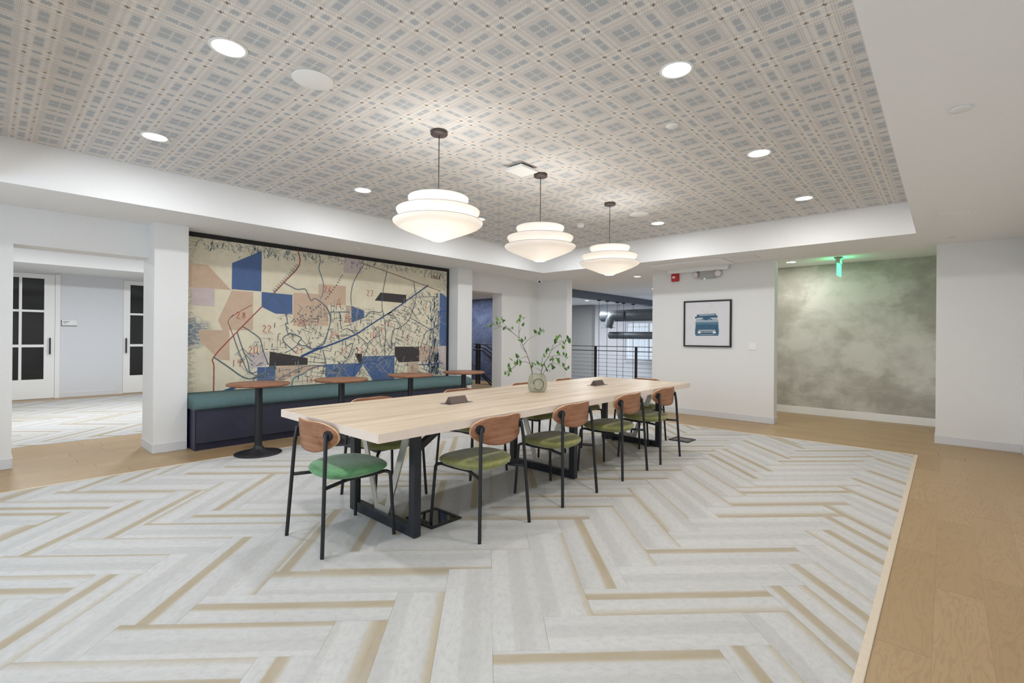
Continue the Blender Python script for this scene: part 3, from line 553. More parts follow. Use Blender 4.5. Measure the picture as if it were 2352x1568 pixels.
# fine street grid and place names: short strokes, too small to pick apart
def inside(p, poly):
    c = False
    for i in range(len(poly)):
        a, b = poly[i-1], poly[i]
        if (a[1] > p[1]) != (b[1] > p[1]) and p[0] < (b[0]-a[0])*(p[1]-a[1])/(b[1]-a[1])+a[0]: c = not c
    return c
fine = MB(); names = MB(); pale = MB(); blu = MB()
town = [(2.10,.66),(2.10,1.0),(2.45,1.35),(2.62,1.52),(3.2,1.75),(3.4,1.7),(4.2,1.62),(4.65,1.95),(5.2,2.05),(5.33,.62)]
zones = []
for i in range(46):
    for _ in range(30):
        c = (rnd.uniform(2.1, 5.3), rnd.uniform(.65, 1.95))
        if inside(c, town): break
    zones.append((c, rnd.choice((0.05, 1.52, .75, -.6, .35, 1.2, -.25))))
def zone_ang(p): return min(zones, key=lambda z: (z[0][0]-p[0])**2+(z[0][1]-p[1])**2)[1]
blocked = [q for c, q in MP if c == 'k']
for i in range(1050):
    p = (rnd.uniform(2.05, 5.34), rnd.uniform(.62, 2.0))
    if not inside(p, town) or any(inside(p, q) for q in blocked): continue
    a = zone_ang(p)+rnd.choice((0, math.pi/2))+rnd.uniform(-.06, .06); L = rnd.uniform(.04, .16); d_ = (math.cos(a)*L, math.sin(a)*L)
    k = rnd.random()
    if k < .5: pale.ribbon([(p[0]-d_[0], p[1]-d_[1]), p, (p[0]+d_[0], p[1]+d_[1])], .0055, XL-.0004)
    elif k < .86: names.ribbon([(p[0]-d_[0]*.25, p[1]-d_[1]*.25), (p[0]+d_[0]*.25, p[1]+d_[1]*.25)], .010, XL-.0002)
    else:
        b_ = (p[0]+d_[0], p[1]+d_[1]); a2 = a+math.pi/2; fine.ribbon([p, b_, (b_[0]+math.cos(a2)*L*.6, b_[1]+math.sin(a2)*L*.6)], .006, XL-.0003)
for i in range(330):
    y = 5.2-abs(rnd.gauss(0, .13)); z = rnd.choice((rnd.uniform(.62, 1.95), rnd.uniform(.6, .95)))
    L = rnd.uniform(.02, .09); a = rnd.uniform(1.2, 1.9); blu.ribbon([(y, z), (y+math.cos(a)*L, z+math.sin(a)*L)], rnd.uniform(.005, .012), XL-.0001)
for i in range(160):
    y = rnd.uniform(1.6, 5.3); z = 2.38-abs(rnd.gauss(0, .05)); L = rnd.uniform(.02, .06); blu.ribbon([(y, z), (y+rnd.uniform(-.03, .03), z-L)], .006, XL-.0001)
for nm, mb, c in (('street_lines', pale, 'f'), ('street_names', names, 'x'), ('street_corners', fine, 's'), ('faded_ink', blu, 'z')):
    o = mo(nm, mb, 'ink_'+c); o['kind'] = 'stuff'
def smooth(pts, n=4):
    if len(pts) < 3: return pts
    out = []
    for i in range(len(pts)-1):
        p0, p1, p2, p3 = pts[max(i-1,0)], pts[i], pts[i+1], pts[min(i+2, len(pts)-1)]
        for k in range(n):
            t_ = k/n; out.append(tuple(.5*((2*p1[j])+(-p0[j]+p2[j])*t_+(2*p0[j]-5*p1[j]+4*p2[j]-p3[j])*t_*t_+(-p0[j]+3*p1[j]-3*p2[j]+p3[j])*t_**3) for j in (0, 1)))
    return out+[pts[-1]]
for i, (c, wd, pts) in enumerate(ML):
    mb = MB(); mb.ribbon(smooth(pts), wd*(.62 if wd > .025 else .72), XL+.00003*i); mo('road_line' if c in 'sn' else 'river_line' if c == 'c' else 'boundary_line', mb, 'ink_'+c)
for i, pts in enumerate(ML):
    if pts[0] == 'r' and len(pts[2]) < 5 and pts[1] == .02:
        mb = MB(); q = pts[2]
        for k in range(7):
            t_ = (k+.5)/7; p = (q[0][0]+(q[2][0]-q[0][0])*t_, q[0][1]+(q[2][1]-q[0][1])*t_); 
            for e in (-.012, .012): mb.ribbon([(p[0]+e-.03, p[1]+e+.02), (p[0]+e+.01, p[1]+e-.01)], .007, XL+.002)
        mo('boundary_ticks', mb, 'ink_x')
mb = MB()
for y, z in MD: mb.ribbon([(y-.009, z), (y+.009, z)], .018, XL+.001)
mo('dotted_route', mb, 'ink_x')
SEG = {'0': [[(0,0),(0,1),(.55,1),(.55,0),(0,0)]], '1': [[(.25,0),(.3,1)]], '2': [[(0,.85),(.25,1),(.5,.8),(.05,.05),(.6,0)]], '3': [[(0,1),(.5,.9),(.2,.55),(.5,.3),(0,0)]], '4': [[(.15,1),(0,.45),(.55,.45)],[(.45,.9),(.4,0)]],
 '5': [[(.5,1),(.1,1),(.05,.6),(.5,.4),(.3,0),(0,.1)]], '6': [[(.45,1),(.05,.4),(.2,0),(.5,.25),(.1,.45)]], '7': [[(0,1),(.55,1),(.25,0)]], '8': [[(.5,.85),(.1,.9),(.5,.3),(.25,0),(.05,.25),(.5,.85)]], '9': [[(.5,.7),(.1,.6),(.2,1),(.5,.95),(.4,0)]], 'A': [[(0,0),(.35,1),(.6,0)],[(.1,.4),(.55,.4)]],
 'I': [[(.2,0),(.2,1)]], 'N': [[(0,0),(0,1),(.5,0),(.5,1)]], 'D': [[(0,0),(0,1),(.5,.5),(0,0)]], 'E': [[(.5,1),(0,1),(0,0),(.5,0)],[(0,.5),(.4,.5)]], 'X': [[(0,0),(.5,1)],[(0,1),(.5,0)]]}
def write(s_, y, z, h, wd, x, mb):
    for ch in s_:
        for st in SEG.get(ch, []): mb.ribbon([(y+a*h*.85, z+b*h) for a, b in st], wd, x)
        y += h*.72
for s_, y, z in MN:
    h = .14 if s_ == 'A' else .085; mb = MB(); write(s_, y-len(s_)*h*.33, z-h/2, h, .0085, XL+.0022, mb); mo('district_number', mb, 'ink_d')
mb = MB(); write('INDEX', 5.02, 2.235, .06, .012, XL+.0022, mb); mo('index_heading', mb, 'ink_m')
# ------------------------------------------------------------------ bench
be = thing('bench', 'long built-in bench with teal cushion and navy base below the map mural', 'bench', (-6.15, 3.5, 0))
def bo(name, mb, mats, **k):
    o = obj(name, mb, mats, be, **k); o.location = (6.15, -3.5, 0); return o
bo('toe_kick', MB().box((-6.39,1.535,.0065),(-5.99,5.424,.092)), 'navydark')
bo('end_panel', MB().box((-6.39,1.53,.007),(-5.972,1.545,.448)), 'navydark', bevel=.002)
bo('front_panel', MB().box((-5.97,1.54,.088),(-5.95,5.45,.448)), 'navy', bevel=.002)
bo('seat_box', MB().box((-6.39,1.546,.093),(-5.9705,5.424,.448)), 'navy')
cu = MB(); pr = [(-6.395,.450),(-5.945,.450),(-5.925,.462),(-5.918,.49),(-5.93,.53),(-5.965,.562),(-6.03,.585),(-6.12,.596),(-6.395,.598)]
cu.smooth = True; ys = [(1.512,.90),(1.516,.97),(1.53,1.0)]+[(1.53+i*(5.48-1.53)/10,1.0) for i in range(1,11)]+[(5.55,.985),(5.59,.93),(5.605,.82)]
vs = []; nP = len(pr)
for y, s_ in ys:
    for x, z in pr: vs.append((-6.395+(x+6.395)*s_, y, .45+(z-.45)*(s_ if s_ > .9 else s_*.95)))
fs = [(i*nP+k, i*nP+(k+1) % nP, (i+1)*nP+(k+1) % nP, (i+1)*nP+k) for i in range(len(ys)-1) for k in range(nP)]
cu.add([v for v in vs], fs+[tuple(range(nP))[::-1], tuple(range((len(ys)-1)*nP, len(ys)*nP))])
# the cushion end past the mural stands in front of the pier
cu.v = [((max(x, -6.165) if y > 5.42 else x), y, z) for x, y, z in cu.v]
bo('seat_cushion', cu, 'teal')
# ------------------------------------------------------------------ round tables
def round_table(loc, label):
    t = thing('round_table', label, 'table', (*loc, 0), 0, 'round tables along the bench')
    obj('tabletop', MB().lathe([(0,.728),(.285,.728),(.300,.734),(.305,.742),(.303,.751),(.298,.755),(0,.755)], n=48, cap=False), 'roundtop', t)
    obj('column', MB().lathe([(.037,.055),(.036,.70),(.036,.715)], n=24, cap=False), 'black', t)
    obj('mounting_plate', MB().box((-.12,-.12,.715),(.12,.12,.727)), 'black', t, bevel=.003)
    obj('base', MB().lathe([(0,.009),(.225,.009),(.229,.013),(.227,.018),(.17,.028),(.10,.042),(.065,.058),(.048,.075),(.038,.095),(.037,.10)], n=48, cap=False), 'black', t)
    return t
RTB = [((-5.40,1.965),'round walnut cafe table nearest the left pier, standing at the near end of the bench'), ((-5.29,2.845),'round walnut cafe table second from the left pier, in front of the bench'), ((-5.31,3.845),'round walnut cafe table third from the left pier, in front of the bench'), ((-5.24,4.735),'round walnut cafe table at the far right end of the bench')]
rt0 = round_table(*RTB[0])
for loc, lab in RTB[1:]: dup(rt0, (*loc, 0), 0, lab)
# ------------------------------------------------------------------ long table
YF = (1.82, 3.54, 5.25)
lt = thing('long_table', 'long pale oak communal table on black frames in the room centre', 'table', (-2.80, 3.44, 0))
def lo(name, mb, mats, parent=lt, **k):
    o = obj(name, mb, mats, parent, **k); o.location = (2.80, -3.44, 0) if parent is lt else (0,0,0); return o
lo('tabletop', MB().box((-3.404,1.386,.699),(-2.191,5.494,.750)), 'tabletop', bevel=.0015)
eb = MB().box((-3.405,1.385,.6995),(-2.190,1.3862,.7492)).box((-3.405,5.4938,.6995),(-2.190,5.495,.7492)).box((-3.405,1.3862,.6995),(-3.4038,5.4938,.7492)).box((-2.1912,1.3862,.6995),(-2.190,5.4938,.7492))
lo('edge_band', eb, 'edgeband')
for y in YF:
    mb = MB()
    for x0, x1 in ((-3.20,-3.142),(-2.487,-2.429)): mb.box((x0,y-.027,.012),(x1,y+.027,.699))
    mb.box((-3.142,y-.027,.012),(-2.487,y+.027,.078)); mb.box((-3.142,y-.027,.665),(-2.487,y+.027,.699))
    f = lo('leg_frame', mb, 'tableblack', bevel=.003)
    vb = MB(); P = [(-3.125,.665),(-3.065,.665),(-2.872,.122),(-2.782,.122),(-2.565,.665),(-2.505,.665),(-2.742,.0785),(-2.905,.0785)]
    vb.prism(P[::-1], 1, y-.006, y+.006); v = obj('v_brace', vb, 'silver', f)
    gl = MB()
    for x in (-3.17,-2.458): gl.lathe([(0,0),(.016,0),(.018,.002),(.018,.004),(0,.004)], (x,y,.008), 12, False)
    obj('glide', gl, 'greyplastic', f)
    if y < 5:
        for x in (-3.17,-2.458):
            gb = MB()
            A = Vector((x,y+.02,.56)); B = Vector((x-.10 if x > -2.8 else x+.10,y+.36,.69)); D = (B-A).normalized(); S = Vector((.02,.0,0)); U = D.cross(S).normalized()*.02
            gb.add([A+S+U,A-S+U,A-S-U,A+S-U,B+S+U,B-S+U,B-S-U,B+S-U], [(0,1,2,3),(7,6,5,4),(0,4,5,1),(1,5,6,2),(2,6,7,3),(3,7,4,0)])
            obj('corner_brace', gb, 'tableblack', f)
rl = MB()
for x in (-2.95,-2.68): rl.box((x-.02,1.95,.668),(x+.02,5.15,.6985))
lo('support_rail', rl, 'tableblack')
def power(y):
    mb = MB(); x = -2.81
    mb.box((x-.055,y-.125,.7503),(x+.055,y+.125,.7525)); mb.prism([(x-.038,.7525),(x+.038,.7525),(x+.004,.802),(x-.004,.802)][::1], 1, y-.085, y+.085); return mb
for y in (2.47, 4.50):
    o = lo('power_outlet', power(y), 'brown', bevel=.001)
cbl = MB().tube(fillet([(-2.52,3.05,.69),(-2.50,3.12,.655),(-2.5,3.3,.650),(-2.52,3.5,.625),(-2.55,3.56,.64),(-2.6,3.66,.69)], .05), .005, 6); lo('cable', cbl, 'blackmat')
# ------------------------------------------------------------------ chairs
def sup(u, e): return math.copysign(abs(u)**e, u)
def make_chair(label, seatmat):
    t = thing('dining_chair', label, 'chair', (0,0,0), 0, 'dining chairs around the long table')
    # seat pad
    sp = MB(); sp.smooth = True; n = 40; prof = [(0,-.036),(.55,-.034),(.80,-.027),(.93,-.015),(.99,-.002),(1.0,.007),(.985,.016),(.93,.026),(.80,.034),(.5,.040),(0,.042)]
    vs = []; k = len(prof)
    for i in range(n):
        a = 2*math.pi*i/n; cx_, sy_ = sup(math.cos(a), .80), sup(math.sin(a), .80)
        for r_, z in prof:
            x = cx_*.232*r_*(1+.06*sy_*r_); y = sy_*.222*r_
            dz = .012*(y/.22) if y > 0 else .0
            th = 1-.28*(y/.22); vs.append((x, y+.045, .432+(z*th if z < 0 else z)+.006*(x/.23)**2-abs(dz)*.4-.004*(1-r_)))
    fs = [(i*k+q, ((i+1) % n)*k+q, ((i+1) % n)*k+q+1, i*k+q+1) for i in range(n) for q in range(k-1)]
    sp.add(vs, fs); obj('seat', sp, seatmat, t)
    # backrest: curved plywood
    bk = MB(); n = 48; rings = 7; fr_, ba = [], []
    def outline(a):
        c, s_ = math.cos(a), math.sin(a); e = .70 if s_ > 0 else .82
        x = sup(c, e)*.232; z = sup(s_, e)*(.102 if s_ > 0 else .094)
        x *= 1-(.20*abs(s_)**1.3 if s_ < 0 else .0)
        if s_ > 0: z -= .011*math.exp(-(x/.11)**2)
        return x, z
    def pos(x, z, side): 
        cv = .040*(x/.232)**2+.034*(x/.232)**6-.036
        return (x, -.176+cv+(.006 if side else -.006)-.10*z*.6, .664+z)
    for side in (0, 1):
        vs = [pos(0, 0, side)]; fs = []
        for r_ in range(1, rings+1):
            for i in range(n):
                x, z = outline(2*math.pi*i/n); vs.append(pos(x*r_/rings*(1 if r_ < rings else 1.0), z*r_/rings, side))
        for i in range(n): fs.append((0, 1+i, 1+(i+1) % n))
        for r_ in range(rings-1):
            for i in range(n):
                a, b = 1+r_*n+i, 1+r_*n+(i+1) % n; fs.append((a, a+n, b+n, b))
        if side: fs = [f[::-1] for f in fs]
        bk.smooth = True; bk.cur = 0; bk.add(vs, fs)
    o0, o1 = 1+(rings-1)*n, 1+rings*n+1+(rings-1)*n; bk.cur = 1; bk.smooth = False
    for i in range(n): bk.f.append((o0+i, o1+i, o1+(i+1) % n, o0+(i+1) % n)); bk.mi.append(1); bk.sm.append(False); bk.uv.append(None)
    obj('backrest', bk, ['walnut','plyedge'], t)
    for sx in (-1, 1):
        top = (sx*.187, -.197, .690)
        lg = MB().tube([(sx*.234,-.236,.008),(sx*.20,-.205,.60),top,(sx*.186,-.196,.696)], [.0115,.0115,.0115,.008], 10); obj('leg', lg, 'black', t)
        dk = MB(); c = Vector((sx*.187, -.176+.040*(.187/.232)**2+.034*(.187/.232)**6-.036-.0065, .684)); nrm = Vector((sx*.42, -1, -.06)).normalized(); u = nrm.orthogonal().normalized(); v_ = nrm.cross(u)
        vs = []
        for h_ in (-.002, .008):
            for i in range(20): a = 2*math.pi*i/20; vs.append(tuple(c+nrm*h_+(u*math.cos(a)+v_*math.sin(a))*.030))
        dk.add(vs, [tuple(range(20))[::-1], tuple(range(20, 40))]+[(i, (i+1) % 20, 20+(i+1) % 20, 20+i) for i in range(20)]); obj('mounting_disc', dk, 'black', t)
        br = MB().tube(fillet([(sx*.218,-.222,.392),(sx*.135,-.02,.392),(sx*.15,.12,.392),(sx*.175,.205,.405),(sx*.205,.225,.398),(sx*.234,.236,.008)][:], .03, 6), .0108, 10); obj('front_leg', br, 'black', t)
    cb = MB().tube([(-.15,.12,.392),(.15,.12,.392)], .009, 8); cb.tube([(-.137,-.03,.392),(.137,-.03,.392)], .009, 8); obj('seat_frame', cb, 'black', t)
    return t
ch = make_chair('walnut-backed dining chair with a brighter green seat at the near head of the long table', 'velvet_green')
ch.location = (-2.822,1.520,0); ch.rotation_euler = (0,0,0)
GR = 'dining chairs around the long table'
cr = make_chair('olive-seated dining chair nearest the camera on the right side of the long table', 'velvet')
cr.location = (-2.325,2.262,0); cr.rotation_euler = (0,0,R(90))
for (x, y, rz, lab) in [(-2.325,3.112,90,'olive-seated dining chair second from the camera on the right side of the long table'), (-2.33,4.006,90,'olive-seated dining chair third from the camera on the right side of the long table'), (-2.33,4.760,90,'olive-seated dining chair farthest from the camera on the right side of the long table'),
    (-3.300,2.145,-90,'olive-seated dining chair nearest the camera on the bench side of the long table'), (-3.300,3.09,-90,'olive-seated dining chair second from the camera on the bench side of the long table'), (-3.300,4.03,-90,'olive-seated dining chair third from the camera on the bench side, behind the glass vase'), (-3.300,4.81,-90,'olive-seated dining chair farthest from the camera on the bench side of the long table'),
    (-2.785,5.42,180,'olive-seated dining chair at the far head of the long table')]:
    dup(cr, (x, y, 0), R(rz), lab)
# ------------------------------------------------------------------ floor boxes
def floor_box(x0, y0, x1, y1, label, tilt):
    t = thing('floor_box', label, 'floor box', ((x0+x1)/2, (y0+y1)/2, .008), 0, 'floor power boxes under the table'); hx, hy = (x1-x0)/2, (y1-y0)/2
    fr = MB()
    for a, b in (((-hx,-hy,.0),(hx,-hy+.025,.012)), ((-hx,hy-.025,.0),(hx,hy,.012)), ((-hx,-hy+.025,.0),(-hx+.025,hy-.025,.012)), ((hx-.025,-hy+.025,.0),(hx,hy-.025,.012))): fr.box(a, b)
    obj('rim', fr, 'black', t, bevel=.003); obj('lid', MB().box((-hx+.026,-hy+.026,.001),(hx-.026,hy-.026,.007)), 'darkglass' if tilt else 'brown', t); obj('handle', MB().box((-.05,-hy+.03,.0072),(.05,-hy+.055,.012)), 'black', t)
floor_box(-2.75,1.96,-2.468,2.225,'glossy black floor power box beside the near leg frame of the long table',1)
floor_box(-2.54,5.70,-2.288,5.935,'grey floor power box in the carpet past the far end of the long table',0)
# ------------------------------------------------------------------ vase with branches
VX, VY = -2.862, 3.522; nv = Vector((VX, VY, 0)).normalized(); lt_ = nv.cross(Vector((0,0,1)))
va = thing('vase', 'squat smoked green glass vase standing on the long table', 'vase', (VX, VY, .7505))
obj('vase_body', MB().lathe([(0,0),(.062,0),(.078,.008),(.088,.03),(.092,.07),(.090,.11),(.080,.145),(.066,.160),(.061,.168),(.0585,.165),(.076,.14),(.086,.11),(.087,.07),(.082,.034),(.07,.014),(0,.010)], n=40, cap=False), 'vase', va)
arc = MB(); pa = []
for k in range(25):
    a = -2.5+k/24*5.6; lx = .010+.048*math.cos(a); zz = .076+.052*math.sin(a); pa.append(lt_*lx-nv*math.sqrt(max(.0945**2-lx*lx, 0))+Vector((0,0,zz)))
obj('ribbon_line', MB().tube([p for p in pa], .0024, 6), 'cord', va)
bn = thing('green_branches', 'leafy green twigs arranged in the glass vase', 'branches', (VX, VY, .7505))
rb = random.Random(11)
def pos3(q, d=0): return lt_*q[0]+nv*d+Vector((0,0,q[1]-.7505))
for i, br_ in enumerate(BR):
    ph = rb.uniform(-.5,.5); dep = lambda q, ph=ph: .10*math.sin(3*q[0]+5*(q[1]-.9)) if q[1] > .93 else 0
    pts = [pos3(q, dep(q)) for q in br_]
    if i in (0, 11): pts = [pos3((br_[0][0]*.5, .80), 0)]+pts
    L = len(pts); r0 = .0042 if i in (0, 11) else .0024
    obj('twig', MB().tube([p for p in fillet(pts, .03, 3)], [max(.0012, r0*(1-.65*k/(max(1, 4*(L-2)+1)))) for k in range(len(fillet(pts, .03, 3)))], 6), 'twig', bn)
def leaf_mesh(sd):
    mb = MB(); mb.smooth = True; n = 6; L = []; Rr = []; Cc = []
    for k in range(n+1):
        t_ = k/n; wd = .0092*math.sin(math.pi*min(1, t_**.8))*(1 if k not in (0, n) else .02); z = .006*math.sin(t_*2.2)*sd
        L.append((-wd, t_*.036, z+wd*.45)); Cc.append((0, t_*.036, z)); Rr.append((wd, t_*.036, z+wd*.45))
    fs = []
    for k in range(n): fs += [(k, n+1+k, n+2+k, k+1), (n+1+k, 2*n+2+k, 2*n+3+k, n+2+k)]
    mb.add(L+Cc+Rr, fs); return mb
lms = [leaf_mesh(s_).mesh('leaf', m_) for s_ in (1, -.6) for m_ in ('leaf','leaf','leaf2')]
for q in LV:
    o = bpy.data.objects.new('leaf', rb.choice(lms)); COL.objects.link(o); o.parent = bn
    dpt = .10*math.sin(3*q[0]+5*(q[1]-.9)) if q[1] > .93 else 0
    o.location = pos3((q[0], q[1]-.012), dpt+rb.uniform(-.012,.012)); o.rotation_euler = (rb.uniform(.5, 1.9), rb.uniform(-.5, .5), rb.uniform(0, 6.28)); s_ = rb.uniform(1.1, 1.5); o.scale = (s_, s_, s_)
# ------------------------------------------------------------------ pendants
def pendant(loc, label):
    t = thing('pendant_lamp', label, 'lamp', (*loc, 2.80), 0, 'tiered pendant lamps over the long table'); z = lambda v: v-2.80
    obj('canopy', MB().lathe([(0,z(2.7995)),(.062,z(2.7995)),(.064,z(2.796)),(.064,z(2.776)),(.060,z(2.772)),(.008,z(2.770)),(0,z(2.770))], n=32, cap=False), 'bronze', t)
    obj('cord', MB().tube([(0,0,z(2.772)),(0,0,z(2.24))], .0035, 8), 'cord', t)
    def tier(name, pr):
        back = [(r_-.002, h_+.0015) for r_, h_ in pr[::-1]]
        return obj(name, MB().lathe([(r_, z(h_)) for r_, h_ in pr+back], n=64, cap=False), 'shade', t)
    tier('upper_shade', [(.150,2.215),(.185,2.235),(.213,2.262),(.224,2.285),(.2245,2.300)])
    tier('middle_shade', [(.205,2.120),(.255,2.142),(.295,2.170),(.309,2.192),(.310,2.205)])
    tier('lower_shade', [(.056,1.985),(.10,2.000),(.18,2.032),(.26,2.064),(.310,2.088),(.332,2.108),(.335,2.120)])
    rm = MB()
    for r_, h_ in ((.2245,2.300),(.310,2.205),(.335,2.120)):
        rm.tube([(r_*math.cos(a*math.pi/32), r_*math.sin(a*math.pi/32), z(h_)) for a in range(65)], .0016, 5, False)
    obj('rim_wire', rm, 'rimwire', t)
    fr = MB()
    for a in (0, 2.094, 4.188):
        ca, sa = math.cos(a), math.sin(a); fr.tube([(.006*ca,.006*sa,z(2.24)),(.20*ca,.20*sa,z(2.248)),(.28*ca,.28*sa,z(2.16)),(.30*ca,.30*sa,z(2.086))], .0025, 5)
    fr.lathe([(.014,z(2.16)),(.018,z(2.17)),(.018,z(2.25)),(.008,z(2.262))], n=16); obj('inner_frame', fr, 'white', t)
    obj('bottom_lens', MB().lathe([(0,z(1.977)),(.045,z(1.978)),(.055,z(1.983)),(.056,z(1.990)),(0,z(1.990))], n=32, cap=False), 'lens', t)
    return t
PL = [(-2.824,2.283),(-2.838,3.515),(-2.844,4.782)]
PLAB = ['white three-tier pendant lamp nearest the camera, over the near end of the long table', 'white three-tier pendant lamp in the middle of the row of three', 'white three-tier pendant lamp farthest from the camera, over the far end of the long table']
p0 = pendant(PL[0], PLAB[0])
for q, lab in zip(PL[1:], PLAB[1:]): dup(p0, (*q, 2.80), 0, lab)
for q in PL:
    for zz, en in ((2.10, PEND_W), (2.25, PEND_W*.8)):
        l = bpy.data.lights.new('pendant_bulb', 'POINT'); l.energy = en; l.shadow_soft_size = .035; l.color = (1, .965, .92)
        o = bpy.data.objects.new('pendant_bulb', l); COL.objects.link(o); o.location = (q[0]+.03, q[1], zz)
# ------------------------------------------------------------------ downlights
def downlight(x, y, z, label, group, r=.078, pw=DOWN_W):
    t = thing('downlight', label, 'ceiling light', (x, y, z), 0, group)
    obj('trim_ring', MB().lathe([(r,-.0005),(r+.016,-.0005),(r+.017,-.003),(r+.004,-.006),(r,-.004)], n=40, cap=False), 'white', t)
    obj('diffuser', MB().lathe([(0,-.0015),(r,-.0015)], n=40, cap=False, smooth=False), 'disc', t)
    if pw: area('downlight_glow', (x, y, z-.008), pw, 2*r*.9, 2*r*.9, WARM if x < -2 else (1.0, .975, .94), shape='DISK')
    return t
G = 'round downlights in the plaid tray ceiling'
for x, y, lab in [(-2.857,.870,'lit round downlight, left of the round speaker and nearest the camera'), (-4.575,.885,'lit round downlight near the left edge of the plaid ceiling, above the left opening'), (-4.565,2.675,'lit round downlight on the bench side of the plaid ceiling, left of the nearest pendant'),
    (-1.150,2.650,'largest lit round downlight on the right side of the plaid ceiling'), (-1.150,4.290,'lit round downlight second from the camera on the right side of the plaid ceiling'), (-1.150,5.975,'lit round downlight near the far right corner of the plaid ceiling'),
    (-2.857,6.030,'lit round downlight near the far end of the plaid ceiling, right of the smoke detector'), (-4.53,4.33,'lit round downlight peeping out behind the nearest pendant lamp'), (-4.565,6.0,'lit round downlight in the far left corner of the plaid ceiling, hidden by a pendant'), (-1.150,.870,'lit round downlight just above the camera view')]:
    downlight(x, y, 2.80, lab, G)
downlight(-1.85,8.72,2.51,'lit downlight in the recess ceiling beside the green exit sign','hall downlights', .065, 13)
downlight(-4.357,8.35,H0,'lit downlight in the hall ceiling above the railing opening','hall downlights', .06, 12)
downlight(-9.9,8.8,2.36,'small downlight in the ceiling before the blue wall','hall downlights', .05, 30)
downlight(-7.95,12.1,2.38,'small downlight in the atrium ceiling beside the grey beam','hall downlights', .06, 25)
downlight(-5.1,10.6,H0,'small downlight in the hall ceiling beyond the railing','hall downlights', .05, 22)
for x, y in ((-9.5,.2),(-9.5,2.4)): area('left_room_light', (x, y, 2.76), 75, .3, .3, (.93,.97,1.0))  # added unseen area lamps that brighten the left room
# ------------------------------------------------------------------ ceiling fittings
def disc(name, x, y, z, r, h, label, cat, mat='plastic', group=None):
    o = obj(name, MB().lathe([(0,0),(r,0),(r,-h*.6),(r-.004,-h),(0,-h)], n=40, cap=False), mat, loc=(x, y, z)); return tag(o, label, cat, group)
disc('ceiling_speaker', -2.828,1.318,2.7995,.117,.006,'large flat white round speaker cover near the camera end of the plaid ceiling','speaker', group='flush ceiling speakers')
disc('ceiling_speaker', -2.824,5.448,2.7995,.117,.006,'flat white round speaker cover at the far end of the plaid ceiling','speaker', group='flush ceiling speakers')
disc('sprinkler_cover', -1.470,3.325,2.7995,.045,.010,'small white round sprinkler cover below the right row of downlights','sprinkler', group='sprinkler covers')
disc('sprinkler_cover', -5.86,3.36,2.4395,.04,.008,'small round sprinkler cover in the soffit above the map mural','sprinkler', group='sprinkler covers')
disc('sprinkler_cover', .05,3.315,2.4395,.047,.009,'round sprinkler cover in the white soffit at right, nearest the camera','sprinkler', 'wall', group='sprinkler covers')
disc('sprinkler_cover', .052,7.39,2.4395,.04,.010,'small round cover in the soffit above the far right wall','sprinkler', 'wall', group='sprinkler covers')
disc('sprinkler_cover', -1.62,8.6,2.5095,.04,.008,'small round cover between the recess downlight and the exit sign','sprinkler', group='sprinkler covers')
disc('sprinkler_cover', -4.85,8.0-.12,2.4395,.035,.012,'small round cover in the soffit over the railing opening','sprinkler', group='sprinkler covers')
sd = thing('smoke_detector', 'small white domed smoke detector behind the third pendant', 'detector', (-3.655,5.39,2.7995))
obj('mount', MB().lathe([(0,0),(.055,0),(.055,-.012),(0,-.012)], n=32, cap=False), 'plastic', sd); obj('sensor', MB().lathe([(0,-.012),(.042,-.012),(.046,-.03),(.036,-.046),(0,-.048)], n=32, cap=False), 'plastic', sd)
ap = thing('access_point', 'flat square white wireless unit on the plaid ceiling behind the nearest pendant', 'router', (-2.845,3.25,2.7995))
obj('bracket', MB().box((-.07,-.08,-.02),(.07,.08,0)), 'blackmat', ap); obj('cover', MB().box((-.10,-.115,-.045),(.10,.115,-.02)), 'white', ap, bevel=.008, seg=3)
vt = thing('air_vent', 'slim white linear air vent in the right soffit', 'vent', (.053,6.0,2.4395))
vf = MB(); vf.box((-.14,-.085,-.004),(.14,-.062,0)).box((-.14,.062,-.004),(.14,.085,0)).box((-.14,-.062,-.004),(-.115,.062,0)).box((.115,-.062,-.004),(.14,.062,0)); obj('vent_frame', vf, 'white', vt); obj('vent_backing', MB().box((-.115,-.062,-.001),(.115,.062,0)), 'greyplastic', vt)
for i in range(6): 
    y = -.05+i*.02; obj('slat', MB().add([(-.113,y-.006,-.0012),(.113,y-.006,-.0012),(.113,y+.006,-.0038),(-.113,y+.006,-.0038),(-.113,y-.005,-.001),(.113,y-.005,-.001),(.113,y+.007,-.0035),(-.113,y+.007,-.0035)], [(0,3,2,1),(4,5,6,7),(0,1,5,4),(2,3,7,6),(0,4,7,3),(1,2,6,5)]), 'white', vt)
vp = thing('ceiling_unit', 'wide white ceiling cassette panel above the red alarm', 'air unit', (-2.99,7.45,2.4395))
obj('face_panel', MB().box((-.58,-.28,-.022),(.58,.30,0)), 'plastic', vp, bevel=.006); obj('vane', MB().box((-.55,-.262,-.030),(.55,-.23,-.0225)), 'white', vp); obj('outlet_bar', MB().box((-.50,.31,-.085),(.47,.40,-.0)), 'plastic', vp, bevel=.004)
tag(obj('ceiling_hatch', MB().box((-2.33,7.14,2.434),(-1.98,7.50,2.4395)), 'wall'), 'thin square access panel in the soffit right of the cassette panel', 'panel')
cm = thing('security_camera', 'small white dome security camera in the far left ceiling corner', 'camera', (-5.95,7.36,2.4395))
obj('mount', MB().lathe([(0,0),(.05,0),(.05,-.012),(.038,-.03),(0,-.03)], n=24, cap=False), 'plastic', cm); obj('body', MB().lathe([(0,-.03),(.035,-.032),(.047,-.055),(.047,-.075),(.036,-.10),(0,-.112)], n=24, cap=False), 'plastic', cm)
cd = Vector((5.95,-7.36,-1.1)).normalized(); 
